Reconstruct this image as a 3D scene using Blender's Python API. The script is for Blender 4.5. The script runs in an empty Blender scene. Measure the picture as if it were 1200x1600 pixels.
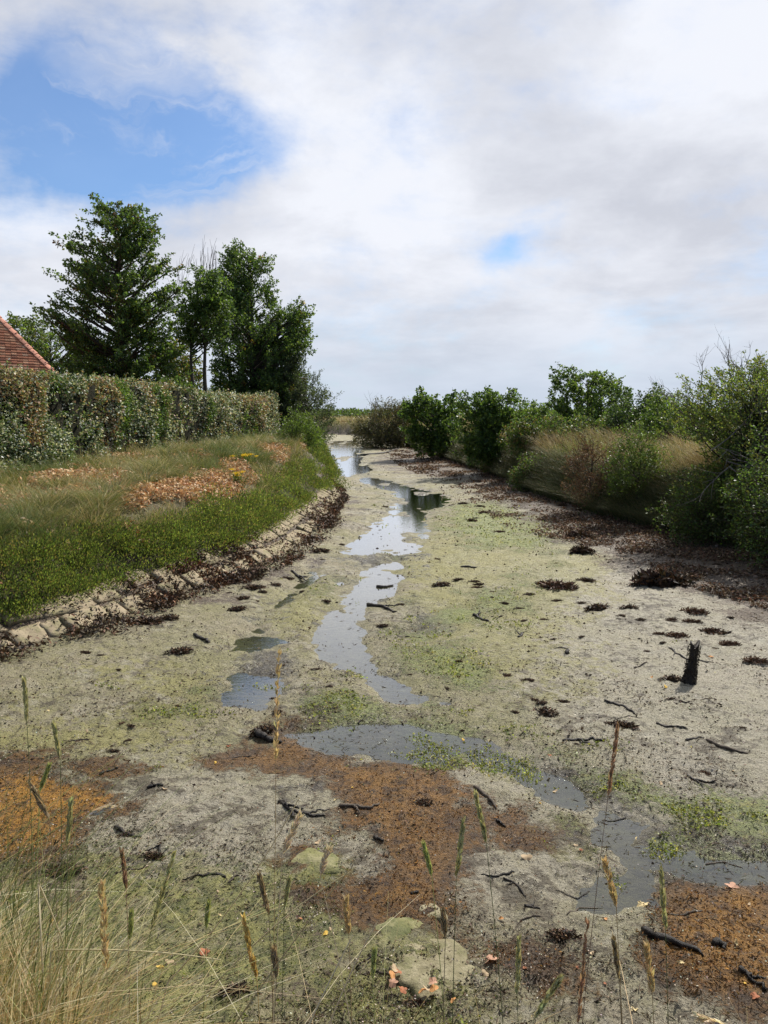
import bpy, math
import numpy as np
from mathutils import Vector
R_ = math.radians
RNG = np.random.default_rng(7)

# ------------------------------------------------------------------ camera
CAM_H, PITCH, F = 3.3, R_(7.6), 1200.0
cd = bpy.data.cameras.new('camera'); cam = bpy.data.objects.new('camera', cd)
bpy.context.scene.collection.objects.link(cam)
cam.location = (0, 0, CAM_H); cam.rotation_euler = (R_(90) - PITCH, 0, 0)
cd.sensor_fit = 'VERTICAL'; cd.sensor_height = 36; cd.lens = 27.0
cd.clip_start = 0.05; cd.clip_end = 20000
SC = bpy.context.scene; SC.camera = cam
SC.view_settings.view_transform = 'Standard'; SC.view_settings.look = 'None'
SC.view_settings.gamma = 1; SC.view_settings.exposure = 0.36
SC.cycles.transparent_max_bounces = 12; SC.cycles.max_bounces = 6
SC.cycles.sample_clamp_indirect = 4

SUN_AZ, SUN_EL = R_(38), R_(47)       # azimuth to the right of the view direction (+Y)
def raydir(u, v):
    x, y = (u - 600) / F, (v - 800) / F
    c, s = math.cos(PITCH), math.sin(PITCH)
    return np.array([x, c - y * s, -s - y * c])
def G(u, v, z=0.0):                    # where the sight line through that point of the photo meets height z
    d = raydir(u, v); k = (z - CAM_H) / d[2]
    return np.array([d[0] * k, d[1] * k, z])
def D(u, v, y):                        # ... meets the vertical plane at distance y
    d = raydir(u, v); k = y / d[1]
    return np.array([d[0] * k, y, CAM_H + d[2] * k])

# ------------------------------------------------------------------ node helper
class NB:
    def __init__(s, nt): s.nt = nt; nt.nodes.clear()
    def n(s, t, **k):
        o = s.nt.nodes.new(t)
        for a, b in k.items(): setattr(o, a, b)
        return o
    def put(s, sock, v):
        if hasattr(v, 'bl_idname') or hasattr(v, 'is_linked'): s.nt.links.new(v, sock)
        else:
            if isinstance(v, (tuple, list)) and len(v) == 3 and sock.type == 'RGBA': v = (*v, 1)
            sock.default_value = v
    def m(s, op, a, b=0.0, c=None, clamp=False):
        o = s.n('ShaderNodeMath', operation=op, use_clamp=clamp)
        s.put(o.inputs[0], a); s.put(o.inputs[1], b)
        if c is not None: s.put(o.inputs[2], c)
        return o.outputs[0]
    def vm(s, op, a, b=(0, 0, 0)):
        o = s.n('ShaderNodeVectorMath', operation=op); s.put(o.inputs[0], a); s.put(o.inputs[1], b)
        return o.outputs['Value'] if op in ('DOT_PRODUCT', 'LENGTH') else o.outputs[0]
    def mix(s, f, a, b, blend='MIX'):
        o = s.n('ShaderNodeMix', data_type='RGBA', blend_type=blend)
        s.put(o.inputs[0], f); s.put(o.inputs[6], a); s.put(o.inputs[7], b); return o.outputs[2]
    def noise(s, vec, scale, detail=4, rough=.55, dist=0.0):
        o = s.n('ShaderNodeTexNoise'); s.put(o.inputs['Vector'], vec)
        o.inputs['Scale'].default_value = scale; o.inputs['Detail'].default_value = detail
        o.inputs['Roughness'].default_value = rough; o.inputs['Distortion'].default_value = dist
        return o.outputs['Fac']
    def vor(s, vec, scale, feature='F1', out='Distance', rnd=1.0):
        o = s.n('ShaderNodeTexVoronoi', feature=feature); s.put(o.inputs['Vector'], vec)
        o.inputs['Scale'].default_value = scale; o.inputs['Randomness'].default_value = rnd
        return o.outputs[out]
    def step(s, x, a, b):
        o = s.n('ShaderNodeMapRange', interpolation_type='SMOOTHSTEP'); s.put(o.inputs[0], x)
        o.inputs[1].default_value = a; o.inputs[2].default_value = b; return o.outputs[0]
    def attr(s, name): return s.n('ShaderNodeAttribute', attribute_name=name)
    def sep(s, c):
        o = s.n('ShaderNodeSeparateColor'); s.put(o.inputs[0], c); return o.outputs
    def map(s, vec, scale=(1, 1, 1), loc=(0, 0, 0)):
        o = s.n('ShaderNodeMapping'); s.put(o.inputs[0], vec); o.inputs['Scale'].default_value = scale
        o.inputs['Location'].default_value = loc; return o.outputs[0]
    def bump(s, h, dist, strength=1.0, nrm=None):
        o = s.n('ShaderNodeBump'); o.inputs['Strength'].default_value = strength
        o.inputs['Distance'].default_value = dist; s.put(o.inputs['Height'], h)
        if nrm is not None: s.put(o.inputs['Normal'], nrm)
        return o.outputs[0]
    def princ(s, col, rough=.8, spec=.3, nrm=None, **k):
        o = s.n('ShaderNodeBsdfPrincipled'); s.put(o.inputs['Base Color'], col)
        s.put(o.inputs['Roughness'], rough); s.put(o.inputs['Specular IOR Level'], spec)
        if nrm is not None: s.put(o.inputs['Normal'], nrm)
        return o.outputs[0]
    def out(s, sh, kind='ShaderNodeOutputMaterial'):
        o = s.n(kind); s.nt.links.new(sh, o.inputs['Surface'])
def mat(name):
    m = bpy.data.materials.new(name); m.use_nodes = True; return m, NB(m.node_tree)

# ------------------------------------------------------------------ sky and sun
w = bpy.data.worlds.new('World'); SC.world = w; w.use_nodes = True
def build_sky():
    b = NB(w.node_tree)
    sky = b.n('ShaderNodeTexSky', sky_type='NISHITA', sun_disc=False, sun_elevation=SUN_EL, sun_rotation=SUN_AZ)
    sky.air_density = 1.0; sky.dust_density = .6; sky.ozone_density = 2.2
    d = b.n('ShaderNodeTexCoord').outputs['Generated']
    sp = b.n('ShaderNodeSeparateXYZ'); b.put(sp.inputs[0], d)
    z = b.m('ADD', b.m('MAXIMUM', sp.outputs[2], 0.0), .22)
    pl = b.vm('MULTIPLY', d, (1, 1, 0))
    dv = b.n('ShaderNodeVectorMath', operation='SCALE'); b.put(dv.inputs[0], pl); b.put(dv.inputs['Scale'], b.m('DIVIDE', 1.0, z))
    pv = dv.outputs[0]
    warp = b.noise(d, 2.6, 5, .6)
    wd = b.vm('ADD', d, b.n('ShaderNodeVectorMath', operation='SCALE').outputs[0])
    wn = b.n('ShaderNodeTexNoise'); b.put(wn.inputs['Vector'], d); wn.inputs['Scale'].default_value = 3.2; wn.inputs['Detail'].default_value = 6; wn.inputs['Roughness'].default_value = .6
    off = b.vm('MULTIPLY', b.vm('SUBTRACT', wn.outputs['Color'], (.5, .5, .5)), (.20, .20, .20))
    dw = b.vm('NORMALIZE', b.vm('ADD', d, off))
    def blob(u, v, r, vec=None):       # soft round patch of sky round a direction, r in photo pixels
        c = raydir(u, v); c = c / np.linalg.norm(c)
        dd = b.vm('DISTANCE', vec or dw, tuple(c)) if False else None
        o = b.n('ShaderNodeVectorMath', operation='DISTANCE'); b.put(o.inputs[0], vec or dw); o.inputs[1].default_value = tuple(c)
        return b.step(o.outputs['Value'], r / F * 1.15, r / F * .15)
    holes = 0.0
    for (u, v, r, k) in [(215, 222, 140, .90), (60, 200, 130, .60), (320, 170, 130, .26), (130, 130, 190, .34), (345, 255, 90, .40),
                         (776, 414, 40, .34), (812, 396, 36, .20), (850, 362, 44, .30), (890, 330, 34, .18), (690, 180, 110, .16), (20, 70, 170, .12)]:
        holes = b.m('ADD', holes, b.m('MULTIPLY', blob(u, v, r), k))
    back = b.step(sp.outputs[1], .25, -.6)              # behind the camera the cover breaks up
    n1 = b.noise(b.map(pv, (1, 1, 1), (3.1, 1.7, 0)), 1.5, 9, .58, .3)
    n2 = b.noise(b.map(d, (1, 1, 2.2), (0, 0, 0)), 5.5, 8, .6, .2)
    cov = b.m('ADD', b.m('MULTIPLY', b.m('SUBTRACT', n1, .5), 1.15), b.m('MULTIPLY', b.m('SUBTRACT', n2, .5), 1.15))
    n3 = b.noise(b.map(d, (1, 1, 1.8), (4, 2, 0)), 17, 7, .62, .3)
    cov = b.m('ADD', b.m('ADD', cov, b.m('MULTIPLY', b.m('SUBTRACT', n3, .5), .6)), 1.06)
    cov = b.m('SUBTRACT', cov, holes)
    cov = b.m('SUBTRACT', cov, b.m('MULTIPLY', back, .75))
    # wisps inside the blue
    st = b.noise(b.map(dw, (1.4, 2, 7)), 4.5, 8, .62, .4)
    wisp = b.m('MULTIPLY', b.step(st, .5, .8), .55)
    w2 = b.n('ShaderNodeMath', operation='MULTIPLY')
    cov = b.m('MAXIMUM', b.step(cov, .0, 1.12), b.m('ADD', .10, b.m('MULTIPLY', wisp, .8)))
    c = raydir(232, 112); c /= np.linalg.norm(c)
    ov = b.vm('MULTIPLY', b.vm('SUBTRACT', dw, tuple(c)), (1, 1, 3.6))
    streak = b.step(b.vm('LENGTH', ov), .15, .02)
    cov = b.m('ADD', cov, b.m('MULTIPLY', streak, b.m('MULTIPLY', st, .95)), clamp=True)
    # shade of the cloud itself
    s1 = b.noise(b.map(dw, (1, 1, 1.6), (.3, .9, 1.2)), 2.2, 7, .55)
    s2 = b.noise(b.map(pv, (1, 1, 1), (5, 2, 0)), 2.0, 8, .6, .2)
    sh = b.m('ADD', b.m('MULTIPLY', s1, .55), b.m('MULTIPLY', s2, .45))
    bright = b.step(sh, .36, .64)
    for (u, v, r, k) in [(560, 300, 260, .55), (620, 250, 150, .3), (1100, 20, 260, .5), (80, 330, 190, .45), (900, 330, 170, -.10), (1060, 330, 260, -.30), (900, 180, 200, -.12), (960, 470, 170, .2), (700, 540, 300, -.18), (760, 120, 200, -.15)]:
        bright = b.m('ADD', bright, b.m('MULTIPLY', blob(u, v, r), k))
    bright = b.m('MINIMUM', b.m('MAXIMUM', bright, 0.0), 1.0)
    ccol = b.mix(bright, (.49, .51, .57), (.70, .72, .775))
    low = b.step(sp.outputs[2], .16, -.01)
    ccol = b.mix(b.m('MULTIPLY', low, .8), ccol, (.45, .52, .625))
    cov = b.m('MAXIMUM', cov, b.m('MULTIPLY', low, .85))
    ccol = b.mix(b.m('MULTIPLY', back, .6), ccol, (.26, .29, .36))
    bg1 = b.n('ShaderNodeBackground'); b.put(bg1.inputs[0], b.mix(1.0, sky.outputs[0], (.62, .86, 1.10), 'MULTIPLY')); bg1.inputs[1].default_value = .095
    bg2 = b.n('ShaderNodeBackground'); b.put(bg2.inputs[0], ccol); bg2.inputs[1].default_value = 1.0
    mx = b.n('ShaderNodeMixShader'); b.put(mx.inputs[0], cov); b.put(mx.inputs[1], bg1.outputs[0]); b.put(mx.inputs[2], bg2.outputs[0])
    b.out(mx.outputs[0], 'ShaderNodeOutputWorld')
build_sky()
w.cycles.sampling_method = 'MANUAL'; w.cycles.sample_map_resolution = 512
sl = bpy.data.lights.new('sun', 'SUN'); sl.energy = 5.0; sl.angle = R_(.55); sl.color = (1, .955, .88)
sun = bpy.data.objects.new('sun', sl); SC.collection.objects.link(sun)
SV = Vector((math.sin(SUN_AZ) * math.cos(SUN_EL), math.cos(SUN_AZ) * math.cos(SUN_EL), math.sin(SUN_EL)))
sun.rotation_euler = SV.to_track_quat('Z', 'Y').to_euler(); sun.location = (20, 20, 30)

# ------------------------------------------------------------------ numpy noise
def _hash(ix, iy, seed):
    n = (ix * 374761393 + iy * 668265263 + seed * 974634777) & 0xFFFFFFFF
    n = ((n ^ (n >> 13)) * 1274126177) & 0xFFFFFFFF
    return ((n ^ (n >> 16)) & 0xFFFF) / 65535.0
def vnoise(x, y, seed=0):
    x = np.asarray(x, float); y = np.asarray(y, float)
    ix = np.floor(x).astype(np.int64); iy = np.floor(y).astype(np.int64); fx = x - ix; fy = y - iy
    fx = fx * fx * (3 - 2 * fx); fy = fy * fy * (3 - 2 * fy)
    a = _hash(ix, iy, seed); b = _hash(ix + 1, iy, seed); c = _hash(ix, iy + 1, seed); d = _hash(ix + 1, iy + 1, seed)
    return (a + (b - a) * fx) * (1 - fy) + (c + (d - c) * fx) * fy
def fbm(x, y, sc, oct=4, seed=0, gain=.5):
    s = 0; a = 1; t = 0
    for o in range(oct):
        s = s + a * vnoise(x * sc + 17.3 * o, y * sc - 9.1 * o, seed + o); t += a; a *= gain; sc *= 2.03
    return s / t
def sstep(x, a, b):
    t = np.clip((x - a) / (b - a), 0, 1); return t * t * (3 - 2 * t)

# ------------------------------------------------------------------ shape of the land
_yl = [-30, 3, 7, 9.6, 10.6, 12.5, 13.7, 16.4, 20.2, 27.3, 31, 40, 66, 84, 90, 95, 99]
_xl = [-8, -7.5, -6.2, -4.9, -4.2, -3.6, -3.0, -2.2, -1.7, -1.45, -1.9, -3.0, -5.6, -8.5, -14, -30, -80]
_yr = [-30, 5, 12, 17, 22.6, 29, 37.7, 50, 66, 80, 99, 106, 110, 114]
_xr = [13, 11.8, 9.8, 8.15, 6.45, 5.7, 5.25, 3.85, 2.1, 0, -3.5, -12, -30, -80]
def XL(y): return np.interp(y, _yl, _xl) + .12 * np.sin(y * 1.1) * np.clip((y - 28) / 20, 0, 1)
def XR(y): return np.interp(y, _yr, _xr) + .25 * (vnoise(y * .6, y * 0, 5) - .5)
def tl(x, y):
    s = (XL(y + .5) - XL(y - .5)); return (XL(y) - x) / np.sqrt(1 + s * s)
def tr(x, y):
    s = (XR(y + .5) - XR(y - .5)); return (x - XR(y)) / np.sqrt(1 + s * s)
def pts(l): return [G(u, v) for u, v in l]
def sdf(x, y, poly):                   # signed distance, positive inside, metres
    P = np.array([p[:2] for p in poly]); d2 = np.full(x.shape, 1e9); ins = np.zeros(x.shape, bool)
    for i in range(len(P)):
        a = P[i]; e = P[(i + 1) % len(P)] - a; wx = x - a[0]; wy = y - a[1]
        t = np.clip((wx * e[0] + wy * e[1]) / (e @ e + 1e-12), 0, 1)
        d2 = np.minimum(d2, (wx - e[0] * t) ** 2 + (wy - e[1] * t) ** 2)
        b = P[(i + 1) % len(P)]
        with np.errstate(divide='ignore', invalid='ignore'):
            c = ((a[1] > y) != (b[1] > y)) & (x < (b[0] - a[0]) * (y - a[1]) / (b[1] - a[1] + 1e-12) + a[0])
        ins ^= c
    return np.where(ins, 1, -1) * np.sqrt(d2)
def region(x, y, polys, soft):         # 0..1, .5 on the outline; softness grows with distance
    m = np.zeros(x.shape)
    for pl in polys:
        k = pl[0] if isinstance(pl[0], float) else 1.0
        p = pts(pl[1:] if isinstance(pl[0], float) else pl); A = np.array(p)
        mg = 3 * soft * (1 + A[:, 1].max() / 12)
        sel = (x > A[:, 0].min() - mg) & (x < A[:, 0].max() + mg) & (y > A[:, 1].min() - mg) & (y < A[:, 1].max() + mg)
        if sel.any():
            s = soft * (.6 + y[sel] / 14)
            m[sel] = np.maximum(m[sel], k * np.clip(.5 + .5 * sdf(x[sel], y[sel], p) / s, 0, 1))
    return m
WATER = [[(512, 690), (556, 688), (568, 712), (577, 735), (560, 748), (530, 745), (520, 728), (505, 705)],
         [(552, 742), (590, 748), (640, 762), (660, 770), (640, 775), (600, 766), (556, 752)],
         [(612, 770), (650, 764), (690, 772), (704, 782), (690, 790), (662, 800), (640, 790)],
         [(628, 775), (665, 800), (664, 845), (650, 882), (610, 900), (560, 903), (498, 898), (515, 872), (560, 838), (602, 806)],
         [(528, 908), (645, 894), (612, 932), (585, 970), (556, 975), (545, 945)],
         [(486, 995), (522, 955), (560, 960), (572, 1020), (590, 1055), (650, 1085), (700, 1100), (620, 1100), (545, 1052), (495, 1032)],
         [(374, 1000), (440, 994), (462, 1005), (440, 1022), (388, 1030), (380, 1045), (460, 1050), (480, 1085), (420, 1108), (352, 1104)],
         [(445, 1150), (520, 1118), (600, 1122), (700, 1150), (760, 1176), (690, 1196), (600, 1182), (520, 1172)],
         [(690, 1150), (760, 1165), (870, 1215), (945, 1268), (900, 1272), (810, 1222), (720, 1190)], [(985, 1312), (1080, 1330), (1210, 1352), (1300, 1372), (1200, 1385), (1060, 1368), (975, 1348)],
         [(505, 884), (492, 912), (424, 962), (402, 988), (398, 975), (436, 940), (488, 893)],
         [(925, 1262), (965, 1268), (1015, 1296), (1000, 1326), (942, 1318)],
         [(890, 1384), (960, 1368), (1020, 1366), (1022, 1412), (960, 1436), (905, 1420)]]
ISLAND = [[(520, 872), (600, 862), (640, 872), (600, 888), (530, 892)], [(452, 1062), (530, 1062), (560, 1100), (590, 1122), (480, 1130), (440, 1092)], [(385, 1028), (450, 1018), (470, 1042), (440, 1052), (385, 1044)]]
def land(x, y):
    x = np.asarray(x, float); y = np.asarray(y, float)
    a = tl(x, y); r = tr(x, y)
    big = fbm(x, y, .35, 3, 21)
    mud = .058 + .07 * sstep(np.minimum(-a, -r), 2.6, .2) * (y < 90) + (fbm(x, y, 1.1, 3, 3) - .5) * .05 + (fbm(x, y, 5, 4, 4, .6) - .5) * .075 + (fbm(x, y, 13, 2, 24, .6) - .5) * .045 * (y < 25)
    edge = (fbm(x, y, 2.6, 4, 9, .6) - .5) * .55
    wt = region(x, y, WATER, .32); isl = region(x, y, ISLAND, .3)
    wt = sstep(wt + edge - isl * .75, .12, .74)
    mud = mud * (1 - wt) + wt * (-.036 + (fbm(x, y, 3.2, 4, 11) - .5) * .06 + np.clip((.2 * (vnoise(x * 1.5, y * .5, 2) - .62)), 0, .1))
    a_ = a * (1 + 2.0 * sstep(y, 27.5, 31) * (y < 90)) + np.clip(a - .95, 0, 1.5) * (.35 + 1.0 * sstep(y, 20, 26))
    zl = np.interp(a_, [-9, 0, 1.0, 1.1, 1.55, 3, 5, 9, 30, 300], [0, 0, .52, .72, 1.08, 1.48, 1.68, 1.80, 1.8, 1.6]) + (big - .5) * np.clip(a - 1, 0, 1) * .35
    zl = np.where(y > 60, zl * .8, zl)
    zr = np.interp(r, [-9, 0, .3, .6, 1.0, 1.8, 4, 20, 200], [0, .02, .25, .8, 1.3, 1.65, 1.75, 1.6, 1.4]) + (big - .5) * np.clip(r - .5, 0, 1) * .4
    z = np.where(a > 0, mud * np.clip(1 - a, 0, 1) + zl, np.where(r > 0, mud * np.clip(1 - r, 0, 1) + zr, mud))
    yb = 3.15 + .75 * sstep(-x, .2, 1.9) + .15 * (vnoise(x * 1.3, y * 0, 8) - .5)
    zn = 1.62 * sstep(yb - y, 0, 1.7) + (fbm(x, y, 3, 3, 14) - .5) * .08 * (y < yb)
    z = np.maximum(z, np.where(y < yb, zn, -9))
    farout = sstep(np.hypot(x, y), 230, 330)
    return z * (1 - farout) - 1.2 * farout
ORANGE = [[1.0, (-160, 1210), (60, 1205), (210, 1235), (215, 1275), (150, 1300), (120, 1345), (40, 1365), (-160, 1380)],
          [.82, (-40, 1195), (150, 1188), (230, 1205), (210, 1240), (-40, 1225)],
          [.9, (345, 1185), (400, 1165), (430, 1120), (500, 1130), (520, 1180), (640, 1192), (720, 1208), (780, 1232), (790, 1262), (740, 1300), (755, 1340), (720, 1390), (770, 1440), (700, 1470), (560, 1450), (505, 1400), (580, 1370), (560, 1330), (480, 1345), (430, 1350), (470, 1300), (520, 1270), (480, 1225), (400, 1215), (350, 1215)],
          [.85, (790, 1255), (850, 1268), (830, 1300), (780, 1290)], [.8, (745, 1290), (905, 1300), (890, 1340), (830, 1350), (800, 1340)],
          [1.0, (1020, 1390), (1100, 1378), (1230, 1385), (1300, 1600), (1180, 1590), (1060, 1560), (1010, 1520), (985, 1450)],
          [.8, (690, 1450), (900, 1500), (910, 1560), (860, 1560), (690, 1520)]]
GREEN = [[.85, (560, 1110), (700, 1125), (840, 1190), (940, 1255), (890, 1272), (760, 1215), (600, 1190)], [.85, (990, 1290), (1200, 1320), (1230, 1372), (1040, 1350)], [.9, (740, 1100), (860, 1150), (960, 1225), (930, 1255), (850, 1190), (745, 1130)], [1.0, (960, 1225), (1100, 1250), (1300, 1290), (1300, 1335), (1150, 1330), (1060, 1310), (985, 1270)],
         [.75, (440, 1075), (560, 1060), (650, 1110), (700, 1140), (560, 1165), (470, 1150)], [.8, (600, 1175), (690, 1180), (760, 1210), (640, 1200)],
         [.82, (690, 790), (800, 780), (900, 830), (860, 870), (740, 860), (670, 830)], [.76, (590, 990), (760, 1000), (800, 1090), (720, 1100), (640, 1060)],
         [.66, (480, 905), (540, 900), (545, 940), (470, 950)], [.8, (640, 1085), (760, 1120), (690, 1135), (640, 1110)], [.75, (860, 1255), (940, 1270), (930, 1300), (870, 1290)], [.7, (870, 1325), (930, 1340), (920, 1372), (880, 1350)],
         [.62, (170, 1090), (330, 1085), (330, 1140), (180, 1130)], [.64, (560, 640), (640, 960), (900, 860), (820, 1000), (640, 990)]]
OCHRE = [[.74, (560, 870), (700, 790), (900, 800), (1010, 880), (930, 960), (880, 1040), (800, 1090), (640, 1050), (590, 960)], [.62, (100, 1040), (380, 1040), (400, 1130), (150, 1160)], [.6, (780, 1000), (960, 1010), (900, 1130), (780, 1100)], [.7, (-100, 1120), (330, 1120), (300, 1200), (-100, 1190)],
         [.9, (700, 1180), (800, 1185), (850, 1225), (840, 1255), (760, 1235), (690, 1210)], [.8, (560, 1200), (640, 1205), (630, 1250), (570, 1240)], [.8, (400, 935), (520, 900), (540, 960), (500, 1040), (400, 1000)],
         [.7, (460, 1040), (640, 1080), (700, 1130), (560, 1120), (450, 1080)], [.75, (840, 1240), (950, 1275), (900, 1310), (830, 1270)], [.7, (820, 1330), (1010, 1330), (990, 1370), (820, 1350)],
         [.8, (700, 800), (900, 820), (880, 900), (720, 860)], [.7, (130, 1330), (300, 1330), (330, 1450), (150, 1460)]]
MOSS = [[1.0, (-200, 1360), (110, 1345), (150, 1325), (300, 1335), (430, 1360), (520, 1345), (560, 1420), (560, 1500), (700, 1440), (720, 1500), (790, 1560), (800, 1700), (-200, 1700)],
        [.7, (200, 1320), (330, 1320), (300, 1370)], [.8, (780, 1540), (880, 1560), (900, 1640), (780, 1640)]]
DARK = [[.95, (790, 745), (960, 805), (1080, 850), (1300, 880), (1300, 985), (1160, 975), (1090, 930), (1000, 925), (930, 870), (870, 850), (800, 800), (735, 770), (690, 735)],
        [.8, (570, 715), (640, 690), (760, 735), (830, 790), (760, 775), (690, 750), (600, 740)], [.85, (250, 975), (350, 930), (440, 900), (510, 845), (545, 780), (560, 790), (520, 850), (450, 905), (370, 950)],
        [.62, (380, 1135), (480, 1120), (500, 1180), (390, 1180)], [.62, (830, 1100), (900, 1130), (960, 1180), (880, 1190), (820, 1140)], [.7, (280, 1380), (340, 1370), (330, 1410), (270, 1410)], [.7, (730, 1440), (840, 1460), (850, 1560), (740, 1560)],
        [.75, (300, 1500), (460, 1470), (560, 1540), (560, 1640), (330, 1640)], [.7, (50, 1370), (140, 1350), (150, 1480), (60, 1500)]]
WET = [[1.0, (840, 1195), (900, 1200), (1010, 1275), (1200, 1325), (1320, 1340), (1320, 1400), (1040, 1380), (880, 1410), (880, 1380), (990, 1350), (960, 1320), (930, 1270), (850, 1230)],
       [.8, (600, 1175), (760, 1195), (900, 1255), (860, 1240), (700, 1215)], [.8, (520, 1130), (700, 1140), (780, 1180), (640, 1190), (500, 1170)], [.7, (430, 1240), (520, 1210), (520, 1280), (440, 1300)],
       [.65, (600, 940), (700, 950), (720, 1010), (620, 1000)], [.6, (340, 1000), (480, 1000), (500, 1110), (350, 1110)]]
def fan_grid():
    q = 1.0; ys = []
    yy = -9.0
    while yy < 360:
        ys.append(yy)
        if yy < 2.4: st = .12 if yy > -1 else .8
        elif yy < 34: st = .0042 * (yy + 2.2)
        else: st = .012 * (yy - 20)
        yy += st
    ys += [450, 700]
    s = list(np.arange(-.62, .6201, .0024)); o = []; v = .62; k = .004
    while v < 4: v += k; k *= 1.16; o.append(v)
    s = np.array([-a for a in o[::-1]] + s + o)
    ys = np.array(ys)
    c = np.where(ys > -1, ys + 4, 3 + 0 * ys); c = np.maximum(c, 3 + (-1 - ys) * .0)
    c = np.where(ys < -1, 3, ys + 4)
    X = s[None, :] * c[:, None]; Y = np.repeat(ys[:, None], len(s), 1)
    return X, Y
def new_mesh(name, V, faces, attrs=None, smooth=False, mats=None, midx=None):
    """faces: list of (k-gon index arrays) all of equal size per array"""
    me = bpy.data.meshes.new(name); V = np.ascontiguousarray(V, np.float32)
    if not isinstance(faces, list): faces = [faces]
    faces = [f for f in faces if len(f)]
    me.vertices.add(len(V)); me.vertices.foreach_set('co', V.ravel())
    nl = sum(f.size for f in faces); npoly = sum(len(f) for f in faces)
    me.loops.add(nl); me.loops.foreach_set('vertex_index', np.concatenate([f.ravel() for f in faces]).astype(np.int32))
    me.polygons.add(npoly); tot = np.concatenate([np.full(len(f), f.shape[1]) for f in faces])
    st = np.concatenate([[0], np.cumsum(tot)[:-1]])
    me.polygons.foreach_set('loop_start', st.astype(np.int32))
    if smooth: me.polygons.foreach_set('use_smooth', np.ones(npoly, bool))
    for m in (mats or []): me.materials.append(m)
    if midx is not None: me.polygons.foreach_set('material_index', midx.astype(np.int32))
    me.update(calc_edges=True)
    for k, a in (attrs or {}).items():
        at = me.color_attributes.new(k, 'FLOAT_COLOR', 'POINT')
        if a.shape[1] == 3: a = np.concatenate([a, np.ones((len(a), 1))], 1)
        at.data.foreach_set('color', np.ascontiguousarray(a, np.float32).ravel())
    return me
def link(name, me, parent=None, loc=None, **props):
    o = bpy.data.objects.new(name, me); SC.collection.objects.link(o)
    if parent: o.parent = parent
    if loc is not None: o.location = loc
    for k, v in props.items():
        if v: o[k] = v
    return o
def tag(o, label=None, cat=None, group=None, kind=None):
    for k, v in (('label', label), ('category', cat), ('group', group), ('kind', kind)):
        if v: o[k] = v
    return o
def empty(name, loc, label, cat, group=None, rz=0):
    o = link(name, None, loc=loc); o.rotation_euler.z = rz; o.empty_display_size = .2
    return tag(o, label, cat, group)
def grid_faces(a, b):
    i = np.arange(a - 1)[:, None] * b + np.arange(b - 1)[None, :]; i = i.ravel()
    return np.stack([i, i + 1, i + b + 1, i + b], 1)

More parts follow.
